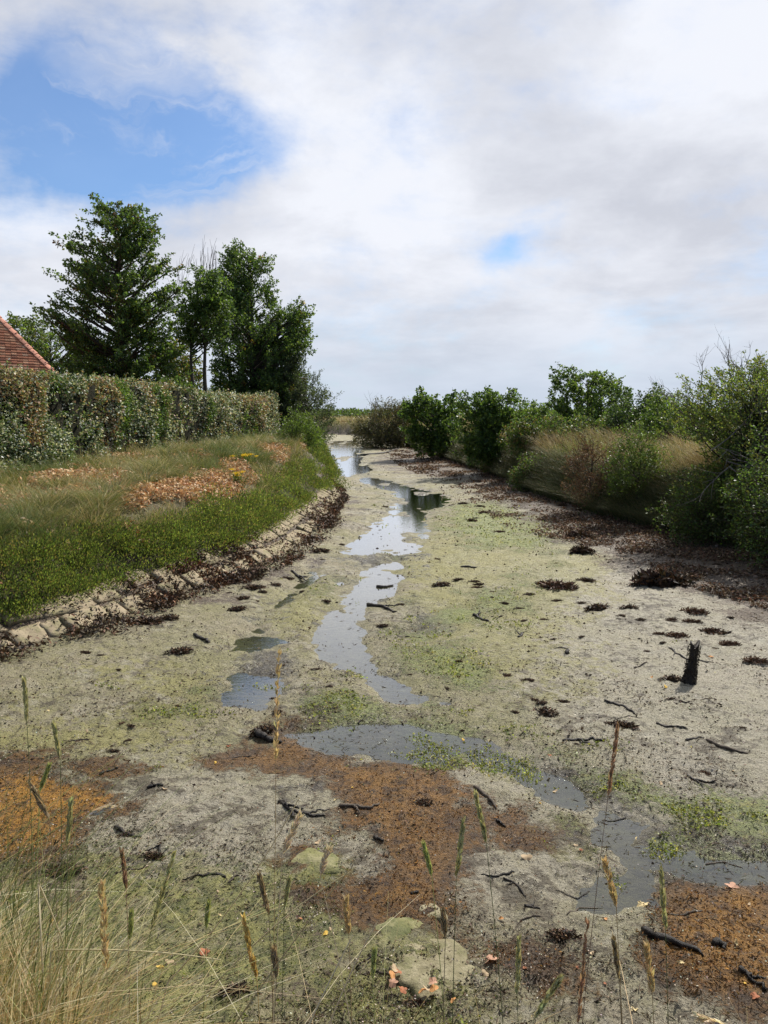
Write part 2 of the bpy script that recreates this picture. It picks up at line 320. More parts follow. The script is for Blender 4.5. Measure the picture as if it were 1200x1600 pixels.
# ---- ground material
def ground_material():
    m, b = mat('ground'); co = b.n('ShaderNodeTexCoord').outputs['Object']
    A = b.sep(b.attr('ma').outputs['Color']); B = b.sep(b.attr('mb').outputs['Color']); Cc = b.sep(b.attr('mc').outputs['Color'])
    nA = b.noise(co, 2.6, 10, .68); nB = b.noise(b.map(co, (1, 1, 1), (7, 3, 1)), 9, 8, .7); nC = b.noise(b.map(co, (1, 1, 1), (2, 9, 4)), 45, 5, .7)
    nD = b.noise(b.map(co, (1, 1, 1), (12, 1, 4)), .7, 6, .6); nE = b.noise(b.map(co, (1, 1, 1), (1, 31, 4)), 18, 8, .75)
    nG = b.noise(b.map(co, (1, 1, 1), (4, 8, 4)), 1.3, 12, .66)
    nM = b.noise(b.map(co, (1, 1.25, 1), (9, 2, 6)), 5.5, 12, .72, .35); nN = b.noise(b.map(co, (1, 1, 1), (1, 7, 6)), 1.1, 6, .6)
    grain = b.m('ADD', b.m('MULTIPLY', b.m('SUBTRACT', nC, .5), .9), b.m('MULTIPLY', b.m('SUBTRACT', nE, .5), 1.0))
    def lay(mask, n, k=1.1, a=.38, c=.66):
        n = b.m('ADD', b.m('MULTIPLY', n, .45), b.m('MULTIPLY', nG, .55))
        v = b.m('ADD', mask, b.m('MULTIPLY', b.m('SUBTRACT', n, .5), k * 2.6))
        return b.step(b.m('ADD', v, b.m('MULTIPLY', grain, .55)), a, c)
    # bare mud: grey beige to olive
    mud = b.mix(b.step(nD, .35, .65), (.28, .235, .14), (.245, .222, .10))
    mud = b.mix(b.step(nA, .35, .7), mud, (.37, .325, .215))
    mud = b.mix(b.m('MULTIPLY', Cc[1], b.m('ADD', .35, nB)), mud, (.43, .385, .295))      # paler drier right side
    olive = b.m('MULTIPLY', b.step(b.m('ADD', nB, b.m('MULTIPLY', nD, .6)),   .66, .95), .62)
    olive = b.m('MULTIPLY', olive, b.m('SUBTRACT', 1.0, b.m('MULTIPLY', Cc[1], .45)))
    mud = b.mix(olive, mud, (.26, .24, .09))
    mud = b.mix(b.m('MULTIPLY', b.step(nC, .49, .34), .85), mud, (.055, .043, .028))
    mud = b.mix(b.m('MULTIPLY', b.step(nC, .56, .70), .35), mud, (.56, .52, .40))
    pebble = b.step(b.vor(b.map(co, (1, 1, .4)), 16), .22, .12)
    pm = b.step(nE, .56, .64)
    mud = b.mix(b.m('MULTIPLY', b.m('MULTIPLY', pebble, pm), .8), mud, (.045, .038, .03))
    specks = b.step(b.vor(b.map(co, (1, 1, .4), (3, 3, 3)), 30), .14, .06)
    mud = b.mix(b.m('MULTIPLY', specks, b.step(nB, .45, .6)), mud, (.5, .47, .38))
    smear = b.step(b.m('ADD', nM, b.m('MULTIPLY', b.m('SUBTRACT', nN, .5), .55)), .53, .63)
    mud = b.mix(b.m('MULTIPLY', smear, .85), mud, (.10, .078, .048))
    mud = b.mix(b.m('MULTIPLY', b.step(b.m('SUBTRACT', nM, b.m('MULTIPLY', b.m('SUBTRACT', nN, .5), .5)), .45, .36), .5), mud, (.44, .40, .30))
    col = b.mix(.06, mud, (.06, .055, .035))
    oc = lay(B[2], nB, 1.2); col = b.mix(b.m('MULTIPLY', oc, .62), col, b.mix(b.step(nE, .3, .7), (.19, .175, .045), (.37, .335, .10)))
    mo = lay(A[2], nA, 1.3); mocol = b.mix(b.step(nB, .35, .62), (.10, .11, .032), (.29, .275, .08)); mocol = b.mix(b.step(nA, .5, .62), mocol, (.30, .265, .14))
    mocol = b.mix(b.m('MULTIPLY', b.step(nC, .45, .25), .8), mocol, (.03, .035, .02))
    col = b.mix(b.m('MULTIPLY', mo, .92), col, mocol)
    ws = b.n('ShaderNodeTexNoise'); b.put(ws.inputs['Vector'], co); ws.inputs['Scale'].default_value = 3.1; ws.inputs['Detail'].default_value = 8
    og = lay(A[0], nA, 1.15, .40, .64); ocol = b.mix(b.step(nE, .35, .66), (.075, .038, .013), (.225, .110, .022)); 
    px_ = b.n('ShaderNodeSeparateXYZ'); b.put(px_.inputs[0], co)
    core = b.m('MAXIMUM', b.step(px_.outputs[0], -1.6, -2.2), b.m('MULTIPLY', b.step(px_.outputs[0], 1.5, 2.1), .45))
    core = b.m('ADD', b.m('MULTIPLY', core, .8), .38)
    ocol = b.mix(b.m('MULTIPLY', core, b.m('MULTIPLY', b.step(A[0], .6, 1.0), b.step(nB, .3, .6))), ocol, (.46, .215, .02))
    ocol = b.mix(b.m('MULTIPLY', b.step(nM, .50, .62), .75), ocol, (.042, .024, .014))
    ocol = b.mix(b.step(nC, .48, .28), ocol, (.045, .022, .012))
    col = b.mix(b.m('MULTIPLY', og, .97), col, ocol)
    gr = lay(A[1], b.m('ADD', b.m('MULTIPLY', nA, .5), b.m('MULTIPLY', nE, .5)), 1.3, .42, .72)
    gcol = b.mix(b.step(nC, .38, .62), (.10, .125, .03), (.30, .335, .10)); gcol = b.mix(b.step(nB, .5, .65), gcol, (.36, .34, .09))
    col = b.mix(b.m('MULTIPLY', gr, .85), col, gcol)
    we = lay(B[1], nB, 1.0, .4, .66); wcol = b.mix(b.step(nC, .4, .65), (.085, .075, .065), (.22, .20, .175))
    wem = b.m('MULTIPLY', we, b.m('SUBTRACT', 1.0, b.m('MULTIPLY', gr, .7)))
    col = b.mix(b.m('MULTIPLY', wem, .88), col, wcol)
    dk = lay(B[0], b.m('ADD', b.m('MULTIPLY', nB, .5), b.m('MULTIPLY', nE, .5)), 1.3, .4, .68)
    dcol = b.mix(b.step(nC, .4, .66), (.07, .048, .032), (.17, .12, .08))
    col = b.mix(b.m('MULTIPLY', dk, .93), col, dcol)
    # under water: darker brown silt
    zz = b.n('ShaderNodeSeparateXYZ'); b.put(zz.inputs[0], co); uw = b.step(zz.outputs[2], .012, -.012)
    silt = b.mix(b.step(nB, .4, .6), (.17, .145, .09), (.28, .255, .14))
    silt = b.mix(b.m('MULTIPLY', gr, .7), silt, (.24, .26, .09))
    silt = b.mix(b.m('MULTIPLY', oc, .5), silt, (.26, .2, .06))
    col = b.mix(b.m('MULTIPLY', uw, b.step(Cc[0], .4, .1)), col, silt)
    # banks: soil and thatch under the plants
    bk = Cc[0]; bcol = b.mix(b.step(nA, .4, .6), (.07, .055, .03), (.12, .105, .045)); bcol = b.mix(b.step(nE, .5, .7), bcol, (.22, .17, .09))
    bcol = b.mix(b.m('MULTIPLY', b.step(Cc[2], .3, .8), .9), bcol, b.mix(b.step(nA, .4, .6), (.30, .23, .11), (.17, .155, .05)))
    col = b.mix(bk, col, bcol)
    rough = b.m('SUBTRACT', b.mix(b.step(nN, .42, .58), (.72, .72, .72), (.50, .50, .50)), b.m('MULTIPLY', wem, .36)); rough = b.m('SUBTRACT', rough, b.m('MULTIPLY', b.step(nE, .5, .75), .18))
    rough = b.m('MAXIMUM', rough, b.m('MULTIPLY', bk, .9))
    h = b.m('ADD', b.m('MULTIPLY', nE, 1.0), b.m('MULTIPLY', nC, .45)); h = b.m('ADD', h, b.m('MULTIPLY', b.noise(co, 110, 4, .7), .22))
    h = b.m('ADD', h, b.m('MULTIPLY', nM, 1.1)); h = b.m('SUBTRACT', h, b.m('MULTIPLY', b.step(b.vor(co, 11), .16, .03), .35))
    h = b.m('ADD', h, b.m('MULTIPLY', b.m('ADD', gr, og), b.m('MULTIPLY', nC, .5)))
    nrm = b.bump(h, .055, 1.0)
    b.out(b.princ(col, rough, .5, nrm)); return m
M_GROUND = ground_material()
def build_ground():
    X, Y = fan_grid(); x = X.ravel(); y = Y.ravel(); z = land(x, y)
    nf = x * 0; sel = (y > 2) & (y < 130) & (np.abs(x) < 60)
    xs, ys = x[sel], y[sel]
    def ch(p, s):
        o = nf.copy(); o[sel] = region(xs, ys, p, s); return o
    wm = ch(WATER, 1.1)
    a = np.stack([np.minimum(ch(ORANGE, .42) * 1.12, 1.0), ch(GREEN, .6), ch(MOSS, .7)], 1)
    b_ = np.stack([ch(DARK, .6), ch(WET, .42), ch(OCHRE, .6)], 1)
    b_[:, 1] = np.maximum(b_[:, 1], wm * .78)
    t1 = tl(x, y); r1 = tr(x, y)
    right = sstep(x - (.3 + .12 * y), -.5, 1.6) * (y < 45)
    right = np.maximum(right, .8 * sstep(y, 4.3, 5.0) * sstep(y, 7.6, 6.6) * sstep(x, -3.2, -2.0))
    yb = 3.25 + .75 * sstep(-x, .2, 1.9)
    bank = np.clip(np.maximum(np.maximum(sstep(t1, .7, 1.1), sstep(r1, .45, .9)), sstep(yb - y, .0, .3)), 0, 1)
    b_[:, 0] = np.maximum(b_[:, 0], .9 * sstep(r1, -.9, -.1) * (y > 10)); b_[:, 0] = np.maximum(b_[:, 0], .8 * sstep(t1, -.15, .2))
    farm = sstep(y, 60, 95)
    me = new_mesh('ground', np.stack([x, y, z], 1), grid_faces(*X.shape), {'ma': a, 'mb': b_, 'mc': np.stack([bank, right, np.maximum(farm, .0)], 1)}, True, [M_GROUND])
    tag(link('ground', me), kind='structure')
build_ground()
# ---- water
def water_material():
    m, b = mat('water'); co = b.n('ShaderNodeTexCoord').outputs['Object']
    h = b.m('ADD', b.noise(b.map(co, (1, 2.2, 1)), 6, 4, .6), b.m('MULTIPLY', b.noise(co, 30, 3, .6), .25))
    nrm = b.bump(h, .004, .35)
    fr = b.n('ShaderNodeFresnel'); fr.inputs[0].default_value = 1.42; b.put(fr.inputs['Normal'], nrm)
    gl = b.n('ShaderNodeBsdfGlossy'); gl.inputs['Roughness'].default_value = .02; gl.inputs['Color'].default_value = (1, 1, 1, 1); b.put(gl.inputs['Normal'], nrm)
    tp = b.n('ShaderNodeBsdfTransparent'); tp.inputs[0].default_value = (.80, .82, .76, 1)
    mx = b.n('ShaderNodeMixShader'); b.put(mx.inputs[0], b.m('MULTIPLY', fr.outputs[0], 1.95, clamp=True)); b.put(mx.inputs[1], tp.outputs[0]); b.put(mx.inputs[2], gl.outputs[0])
    b.out(mx.outputs[0]); return m
M_WATER = water_material()
def build_water():
    ys = np.concatenate([np.arange(4, 60, 1.0), np.arange(60, 112, 2.0)]); n = 13
    x0 = XL(ys) - .02; x1 = XR(ys) + .02; f = np.linspace(0, 1, n)
    x0 = np.maximum(x0, -50); x1 = np.maximum(x1, x0 + .5)
    X = x0[:, None] + (x1 - x0)[:, None] * f[None, :]; Y = np.repeat(ys[:, None], n, 1)
    me = new_mesh('stream_water', np.stack([X.ravel(), Y.ravel(), 0 * X.ravel()], 1), grid_faces(*X.shape), None, True, [M_WATER])
    tag(link('stream_water', me), kind='structure')
    m, b = mat('sea'); co = b.n('ShaderNodeTexCoord').outputs['Object']
    b.out(b.princ((.10, .16, .20), .22, .5, b.bump(b.noise(b.map(co, (1, .4, 1)), .25, 6, .6), .6, .5)))
    s = 9000; V = np.array([[-s, 200, -.9], [s, 200, -.9], [s, s, -.9], [-s, s, -.9]])
    tag(link('sea', new_mesh('sea', V, np.array([[0, 1, 2, 3]]), None, False, [m])), kind='structure')
build_water()

def hit(u, v, h=0.0):                  # where that sight line first comes down to h above the land
    d = raydir(u, v); k = np.linspace(2, 120, 6000); P = np.array([0, 0, CAM_H]) + d * k[:, None]
    below = P[:, 2] < land(P[:, 0], P[:, 1]) + h; return P[np.argmax(below)]

# ------------------------------------------------------------------ plants: builders
def foliage_mat(name, rough=.5, spec=.35, trans=.35, tint=(1.25, 1.2, .6)):
    m, b = mat(name); c = b.attr('col').outputs['Color']
    p = b.princ(c, rough, spec)
    t = b.n('ShaderNodeBsdfTranslucent'); b.put(t.inputs[0], b.mix(1.0, c, tint, 'MULTIPLY'))
    mx = b.n('ShaderNodeMixShader'); mx.inputs[0].default_value = trans; b.put(mx.inputs[1], p); b.put(mx.inputs[2], t.outputs[0])
    b.out(mx.outputs[0]); return m
M_LEAF = foliage_mat('leaf', .45, .4, .50)
M_GLOSSY = foliage_mat('glossy_leaf', .5, .35, .25)
M_GRASS = foliage_mat('grass_blade', .6, .25, .3, (1.15, 1.1, .75))
M_DRY = foliage_mat('dry_leaf', .7, .2, .2, (1.1, .9, .7))
M_WEED = foliage_mat('seaweed', .6, .25, .05)
def bark_mat(name, c1, c2, rough=.85, sc=14):
    m, b = mat(name); co = b.n('ShaderNodeTexCoord').outputs['Object']
    n = b.noise(b.map(co, (1, 1, .35)), sc, 7, .7); n2 = b.noise(co, sc * 5, 4, .7)
    c = b.mix(b.step(n, .35, .65), c1, c2); c = b.mix(b.m('MULTIPLY', b.step(n2, .55, .75), .5), c, tuple(min(1, k * 2.2) for k in c2))
    b.out(b.princ(c, rough, .3, b.bump(b.m('ADD', n, b.m('MULTIPLY', n2, .4)), .02, .8))); return m
M_BARK = bark_mat('bark', (.035, .028, .02), (.085, .07, .05))
M_TWIG = bark_mat('dead_twig', (.10, .085, .075), (.19, .165, .145))
M_WETWOOD = bark_mat('wet_wood', (.012, .010, .008), (.035, .027, .02), .5, 22)
M_OLDWOOD = bark_mat('old_wood', (.05, .038, .026), (.12, .095, .07), .7, 22)
def unit(a): return a / (np.linalg.norm(a, axis=-1, keepdims=True) + 1e-9)
def rv(n): return unit(RNG.normal(size=(n, 3)))
def leaf_geo(P, A, L, W, col, fold=.12, bend=0):
    """rhombic leaves: one four-cornered face each, folded on the midrib"""
    n = len(P); A = unit(A); N = unit(np.cross(A, rv(n))); N = np.where(N[:, 2:] < 0, -N, N)
    S = np.cross(A, N); L = np.asarray(L).reshape(-1, 1) * np.ones((n, 1)); W = np.asarray(W).reshape(-1, 1) * np.ones((n, 1))
    m = P + A * L * .45 + N * W * fold
    V = np.stack([P, m + S * W * .5, P + A * L, m - S * W * .5], 1).reshape(-1, 3)
    return V, np.arange(4 * n).reshape(-1, 4), np.repeat(col, 4, 0)
def tubes(P, Rr, k=5, closed=True):
    """P (n,m,3) centre lines, Rr (n,m) radii"""
    n, m, _ = P.shape; T = np.gradient(P, axis=1); T = unit(T)
    ref = np.where(np.abs(T[:, :1, 2:]) > .9, np.array([1., 0, 0]), np.array([0, 0, 1.])); ref = np.broadcast_to(ref, T.shape)
    U = unit(np.cross(T, ref)); W = np.cross(T, U); a = np.linspace(0, 2 * np.pi, k, endpoint=False)
    V = P[:, :, None] + Rr[:, :, None, None] * (U[:, :, None] * np.cos(a)[None, None, :, None] + W[:, :, None] * np.sin(a)[None, None, :, None])
    i = (np.arange(n)[:, None, None] * m + np.arange(m - 1)[None, :, None]) * k; j = np.arange(k)[None, None, :]; j2 = (j + 1) % k
    Fq = np.stack([i + j, i + j2, i + k + j2, i + k + j], -1).reshape(-1, 4)
    return V.reshape(-1, 3), Fq
def bez(a, c, b, m):
    t = np.linspace(0, 1, m)[None, :, None]
    return (1 - t) ** 2 * a[:, None] + 2 * t * (1 - t) * c[:, None] + t * t * b[:, None]
def palette(n, cols, w=None, jit=.18):
    cols = np.array(cols); i = RNG.choice(len(cols), n, p=None if w is None else np.array(w) / sum(w))
    return np.clip(cols[i] * (1 + RNG.normal(size=(n, 1)) * jit) * (1 + RNG.normal(size=(n, 3)) * jit * .3), .003, .9)
def merge(parts):
    Vs, Fs, Cs, o = [], [], [], 0
    for V, Fq, C in parts: Vs.append(V); Fs.append(Fq + o); Cs.append(C); o += len(V)
    return np.concatenate(Vs), np.concatenate(Fs), np.concatenate(Cs)
DG = (.054, .098, .029); MG = (.098, .162, .040); LG = (.15, .22, .055); YG = (.19, .21, .05); BR = (.16, .085, .035)
def profile_from_px(prof, d, base_uv):
    """crown outline read off the photograph, turned into metres about the trunk at distance d"""
    out = []
    for v, ul, ur in prof:
        z = D(600, v + 7, d)[2]; out.append((z, D(ul, v, d)[0] - base_uv, D(ur, v, d)[0] - base_uv))
    out.sort(); return np.array(out)
def make_tree(name, label, cat, d, base_u, base_z, prof, ncl=90, twigs=9, tlen=.5, nl=26, leaf=(.075, .05), cols=None, wts=None, trunk_r=.12,
              up=.5, outw=1.0, rand=.5, rise=1.0, cs=.22, depth=1.0, group=None, trunks=1, layered=False, matl=None, spread=.09, seed=0, gap=.0, solid=.35, accent=None, lean=0):
    global RNG; RNG = np.random.default_rng(1000 + seed)
    x0 = D(base_u, 700, d)[0]; env = profile_from_px(prof, d, x0)
    z0, z1 = env[0, 0], env[-1, 0]
    root = empty(name, (x0, d, base_z), label, cat, group)
    # cluster centres inside the outline
    zz = np.linspace(z0, z1, 200); wd = np.interp(zz, env[:, 0], env[:, 2] - env[:, 1]); cdf = np.cumsum(wd + .15 * wd.max()); cdf /= cdf[-1]
    n = ncl; z = np.interp((np.arange(n) + RNG.random(n)) / n, cdf, zz); az = RNG.random(n) * 2 * np.pi
    L = np.interp(z, env[:, 0], env[:, 1]); Rr = np.interp(z, env[:, 0], env[:, 2]); cx = (L + Rr) / 2; hw = (Rr - L) / 2
    rad = np.clip(RNG.random(n) ** (solid * .85), 0, 1) * .91
    dep = np.minimum(hw, np.median(hw) * 1.3) * depth
    C = np.stack([cx + np.cos(az) * hw * rad, np.sin(az) * dep * rad, z - base_z], 1)
    axis_x = lambda h: cx * np.clip(h / (z1 - base_z), 0, 1) * .6
    hb = np.clip(C[:, 2] - rise * (np.hypot(C[:, 0], C[:, 1]) * .8 + .1), .12 * (z1 - base_z), z1 - base_z - .1)
    tx = (RNG.integers(0, trunks, n) - (trunks - 1) / 2) * .55 if trunks > 1 else np.zeros(n)
    A = np.stack([tx + lean * hb, 0 * hb, hb], 1)
    mid = (A + C) / 2 + np.stack([0 * z, 0 * z, -.12 * np.linalg.norm(C - A, axis=1) * (1 if layered else -.3)], 1) + RNG.normal(size=(n, 3)) * .08
    lim = bez(A, mid, C, 7); ll = np.linalg.norm(C - A, axis=1)
    rr = (.012 + .018 * ll)[:, None] * np.linspace(1, .3, 7)[None, :] * (trunk_r / .12) ** .5
    Vt, Ft = tubes(lim, rr, 5)
    # trunk(s)
    tp, tr_ = [], []
    for k in range(trunks):
        ox = (k - (trunks - 1) / 2) * .55 if trunks > 1 else 0
        hs = np.linspace(-.3, (z1 - base_z) * (.94 if k == trunks // 2 else .8), 12)
        px = ox + lean * hs + np.sin(hs * 1.3 + k) * .05; tp.append(np.stack([px, np.cos(hs + k) * .04, hs], 1)); tr_.append(trunk_r * np.linspace(1.15, .12, 12))
    V2, F2 = tubes(np.array(tp), np.array(tr_), 9)
    # twigs
    T = np.repeat(np.arange(n), twigs); m = len(T)
    ow = C - np.stack([cx * .5, 0 * z, C[:, 2] - .2 * hw], 1); ow = unit(ow)
    dirs = unit(ow[T] * outw + np.array([0, 0, up]) + rv(m) * rand)
    if layered: dirs[:, 2] = np.abs(dirs[:, 2]) * .5 + .12; dirs = unit(dirs)
    st = C[T] + RNG.normal(size=(m, 3)) * cs * (np.array([1, 1, .45]) if layered else 1)
    if layered: st = C[T] - (C - A)[T] * (RNG.random((m, 1)) * .45) + RNG.normal(size=(m, 3)) * cs * np.array([1, 1, .4])
    tl_ = tlen * (.5 + RNG.random(m)); E = st + dirs * tl_[:, None]
    tw = bez(C[T] * .3 + st * .7, st + rv(m) * .04, E, 3)
    V3, F3 = tubes(tw, np.repeat(np.array([[.008, .006, .003]]), m, 0), 3)
    Vb, Fb, _ = merge([(V2, F2, V2), (Vt, Ft, Vt), (V3, F3, V3)])
    me = new_mesh('trunk', Vb, Fb, None, True, [M_BARK]); tk = link('trunk', me, root)
    # leaves
    I = np.repeat(np.arange(m), nl); q = len(I); s = RNG.random((q, 1)) ** .8
    P = st[I] + dirs[I] * s * tl_[I][:, None] + RNG.normal(size=(q, 3)) * spread * (1.1 - .6 * s) * (np.array([1, 1, .6]) if layered else 1)
    ax = unit(dirs[I] * .6 + rv(q) * .9 + np.array([0, 0, -.15]))
    sz = .65 + .7 * RNG.random(q)
    col = palette(q, cols or [DG, MG, LG], wts, .16)
    tint = (.82 + .36 * RNG.random(m))[I][:, None]; col = col * tint
    if accent is not None:
        ac, frac = accent; pick = (RNG.random(m) < frac)[I] & (RNG.random(q) < .75); col[pick] = palette(pick.sum(), ac, None, .2)
    V, Fq, Cl = leaf_geo(P, ax, leaf[0] * sz, leaf[1] * sz, col)
    link('crown', new_mesh('crown', V, Fq, {'col': Cl}, False, [matl or M_LEAF]), root)
    return root
def bare_branches(root, name, starts, length, n2=6, depth=3, r0=.02, up=.8, m_=None, seed=0, curl=.3, k=4):
    """leafless branching twigs, one mesh"""
    rng = np.random.default_rng(seed); lines, rads = [], []
    def grow(p, d, L, r, lev):
        pp = [p]; dd = d.copy()
        for i in range(6):
            dd = dd + rng.normal(size=3) * .13 * (1 + curl) + np.array([0, 0, .05 * up]); dd /= np.linalg.norm(dd); pp.append(pp[-1] + dd * L / 6)
        lines.append(pp); rads.append(np.linspace(r, r * .3, 7))
        if lev > 0:
            for _ in range(n2):
                i = rng.integers(1, 6); q = pp[i] - p; dv = np.array(pp[i]) - np.array(pp[i - 1]); dv = dv / np.linalg.norm(dv) + rng.normal(size=3) * .55 + np.array([0, 0, .25 * up])
                grow(np.array(pp[i]), dv / np.linalg.norm(dv), L * rng.uniform(.35, .6), r * .5, lev - 1)
    for p, d in starts: grow(np.array(p, float), unit(np.array(d, float)), length * rng.uniform(.75, 1.15), r0, depth - 1)
    V, Fq = tubes(np.array(lines), np.array(rads), k)
    return link(name, new_mesh(name, V, Fq, None, True, [m_ or M_TWIG]), root)

# ---- grass and small plants on the ground
def blades(x, y, h, wd, lean_dir, lean, col, curve=.6, zoff=0, seg=3):
    n = len(x); z = land(x, y) + zoff; P = np.stack([x, y, z], 1)
    d = np.stack([np.cos(lean_dir), np.sin(lean_dir), 0 * x], 1); t = np.linspace(0, 1, seg + 1)
    pts_ = P[:, None] + d[:, None] * (lean * h)[:, None, None] * (t ** 1.7)[None, :, None] + np.array([0, 0, 1.]) * (h[:, None] * (t - curve * t ** 2.5 * lean[:, None] * .5))[..., None]
    side = RNG.random(n) * np.pi; S = np.stack([np.cos(side), np.sin(side), 0 * side], 1)
    wv = wd[:, None] * (1 - t * .85)[None, :]
    Lf = pts_ - S[:, None] * wv[..., None] * .5; Rg = pts_ + S[:, None] * wv[..., None] * .5
    V = np.stack([Lf, Rg], 2).reshape(-1, 3); b0 = np.arange(n)[:, None] * (2 * (seg + 1)) + 2 * np.arange(seg)[None, :]
    Fq = np.stack([b0, b0 + 1, b0 + 3, b0 + 2], -1).reshape(-1, 4)
    tipc = np.linspace(.8, 1.25, seg + 1)[None, :, None]
    C = np.clip(np.repeat((col[:, None] * tipc), 2, 1), 0, .9).reshape(-1, 3)
    return V, Fq, C
def scatter_y(n, y0, y1, p=1.0):       # more plants per square metre near the camera
    u = RNG.random(n); return (y0 ** (-p) + u * (y1 ** (-p) - y0 ** (-p))) ** (-1 / p)
STRAW = [(.46, .37, .20), (.37, .30, .15), (.54, .45, .27), (.29, .22, .12)]
OLIVE = [(.16, .175, .055), (.21, .22, .075), (.11, .135, .04), (.29, .26, .11)]
GREENG = [(.085, .13, .035), (.12, .165, .045), (.06, .095, .028)]
PURS = [(.115, .16, .042), (.16, .21, .058), (.07, .105, .03), (.22, .24, .07), (.19, .15, .07)]

def left_bank():
    global RNG; RNG = np.random.default_rng(11)
    def base(n, t0, t1, y0=6.5, y1=66, p=1.0):
        y = scatter_y(n, y0, y1, p); t = t0 + (t1 - t0) * RNG.random(n); x = XL(y) - t
        k = np.abs(x) < (y + 3) * .72; return x[k], y[k], t[k]
    lit = lambda x, y: region(x, y, LITTER, .25)
    # long olive grass tufts
    parts = []
    nt = 2600; x, y, t = base(nt, 1.45, 7.5, 6, 60, .8)
    keep = (fbm(x, y, .9, 3, 5) + RNG.random(len(x)) * .3 > .5) & (RNG.random(len(x)) > 1.5 * litter_mask(x, y)) & (RNG.random(len(x)) > 1.2 * litter_mask(x - .25, y + .9)); x, y, t = x[keep], y[keep], t[keep]
    nb = 60; X = np.repeat(x, nb); Y = np.repeat(y, nb); T = np.repeat(t, nb); s = len(X)
    hh = np.repeat(.32 + .50 * RNG.random(len(x)) ** 1.5, nb) * (.6 + .5 * RNG.random(s)); sp = .13
    a = RNG.random(s) * 2 * np.pi; r = sp * np.sqrt(RNG.random(s)); wdist = .004 + .00035 * Y
    dry = np.repeat(fbm(x, y, .5, 3, 31), nb); base_c = palette(s, OLIVE, None, .15); sc_ = palette(s, STRAW, None, .15); gc = palette(s, GREENG, None, .15)
    pick = RNG.random(s) < sstep(dry, .48, .66) * .5 + .05; base_c[pick] = sc_[pick]
    pk = RNG.random(s) < sstep(dry, .5, .36) * .8; base_c[pk] = gc[pk]
    parts.append(blades(X + np.cos(a) * r, Y + np.sin(a) * r, hh, wdist, a, .35 + .75 * RNG.random(s), base_c))
    # big domed tussocks
    nt = 95; x, y, t = base(nt, 1.9, 5.2, 8, 40, .8); k = litter_mask(x, y) < .3; x, y, t = x[k], y[k], t[k]; nb = 460; X = np.repeat(x, nb); Y = np.repeat(y, nb); s = len(X); a = RNG.random(s) * 2 * np.pi; r = .22 * np.sqrt(RNG.random(s)) * np.repeat(.7 + .6 * RNG.random(len(x)), nb)
    hh = np.repeat(.42 + .26 * RNG.random(len(x)), nb) * (.65 + .45 * RNG.random(s)); c = palette(s, OLIVE + GREENG[:1], None, .15); c[::5] = palette(len(c[::5]), STRAW, None, .15)
    parts.append(blades(X + np.cos(a) * r, Y + np.sin(a) * r, hh, .004 + .00035 * Y, a, .5 + .9 * RNG.random(s), c * np.repeat(.75 + .4 * RNG.random(len(x)), nb)[:, None]))
    # finer straw-and-olive turf, leaning down the bank
    n = 150000; x, y, t = base(n, 1.3, 7.0, 6, 62, .9); k = (RNG.random(len(x)) > litter_mask(x, y) * 1.4) & (RNG.random(len(x)) > litter_mask(x - .2, y + .7) * .9); x, y, t = x[k], y[k], t[k]; s = len(x)
    dry = fbm(x, y, .45, 3, 31) * .7 + .3 * fbm(x, y, 1.6, 3, 32); band = np.exp(-((t - 2.0) / .6) ** 2) * (y < 24)
    c = palette(s, OLIVE, None, .2); sc_ = palette(s, STRAW, None, .2); pick = RNG.random(s) < sstep(dry, .45, .64) * .5 + band * .35; c[pick] = sc_[pick]
    parts.append(blades(x, y, (.14 + .24 * RNG.random(s)), .0045 + .00038 * y, RNG.normal(size=s) * 1.0 - .5, .3 + .8 * RNG.random(s), c))
    V, Fq, C = merge(parts)
    tag(link('bank_grass', new_mesh('bank_grass', V, Fq, {'col': C}, False, [M_GRASS])), 'olive and straw coloured long grass covering the left bank below the hedge', 'grass', None, 'stuff')
    # low fleshy-leaved shrubs that overhang the stones
    n = 760; y = scatter_y(n, 6, 60, .8); t = .93 + .75 * RNG.random(n) ** 1.3 * (.55 + 1.0 * vnoise(y * .7, y * 0, 3)); t = t - .78 * sstep(y, 27.3, 29); x = XL(y) - t
    k = np.abs(x) < (y + 3) * .72; x, y, t = x[k], y[k], t[k]; z = land(x, y)
    nl = 300; I = np.repeat(np.arange(len(x)), nl); s = len(I); o = rv(s); o[:, 2] = np.abs(o[:, 2]); rr = (RNG.random((s, 1)) ** .33)
    size = (.15 + .27 * RNG.random(len(x)) ** 1.3)[I][:, None] * (1 + .012 * y[I][:, None])
    P = np.stack([x, y, z - .03], 1)[I] + o * rr * size * np.array([1.1, 1.1, .95]) + np.stack([.08 * rr[:, 0] + 0 * I, 0 * I, 0 * I], 1)
    clump = np.repeat(RNG.random(len(x)), nl); c = palette(s, PURS[:3], None, .22) * (.6 + .65 * RNG.random(len(x)))[I][:, None]
    yl = RNG.random(s) < .10 + .25 * (clump > .8); c[yl] = palette(yl.sum(), PURS[3:], None, .2)
    sz = .022 + .0011 * y[I]
    V, Fq, C = leaf_geo(P, unit(o + np.array([0, 0, .9]) + rv(s) * .7), sz * (1 + .6 * RNG.random(s)), sz * .5, c)
    tag(link('purslane', new_mesh('purslane', V, Fq, {'col': C}, False, [M_LEAF])), 'low green fleshy shrubs overhanging the stone slabs of the left bank', 'ground cover', None, 'stuff')
    # leaf litter
    n = 150000; y = scatter_y(n, 7, 45, .5); t = 1.2 + 5.5 * RNG.random(n); x = XL(y) - t; k = RNG.random(n) < litter_mask(x, y) * 1.0; x, y = x[k], y[k]; s = len(x)
    P = np.stack([x, y, land(x, y) + .03 + .24 * RNG.random(s)], 1); ax = rv(s); ax[:, 2] *= .6
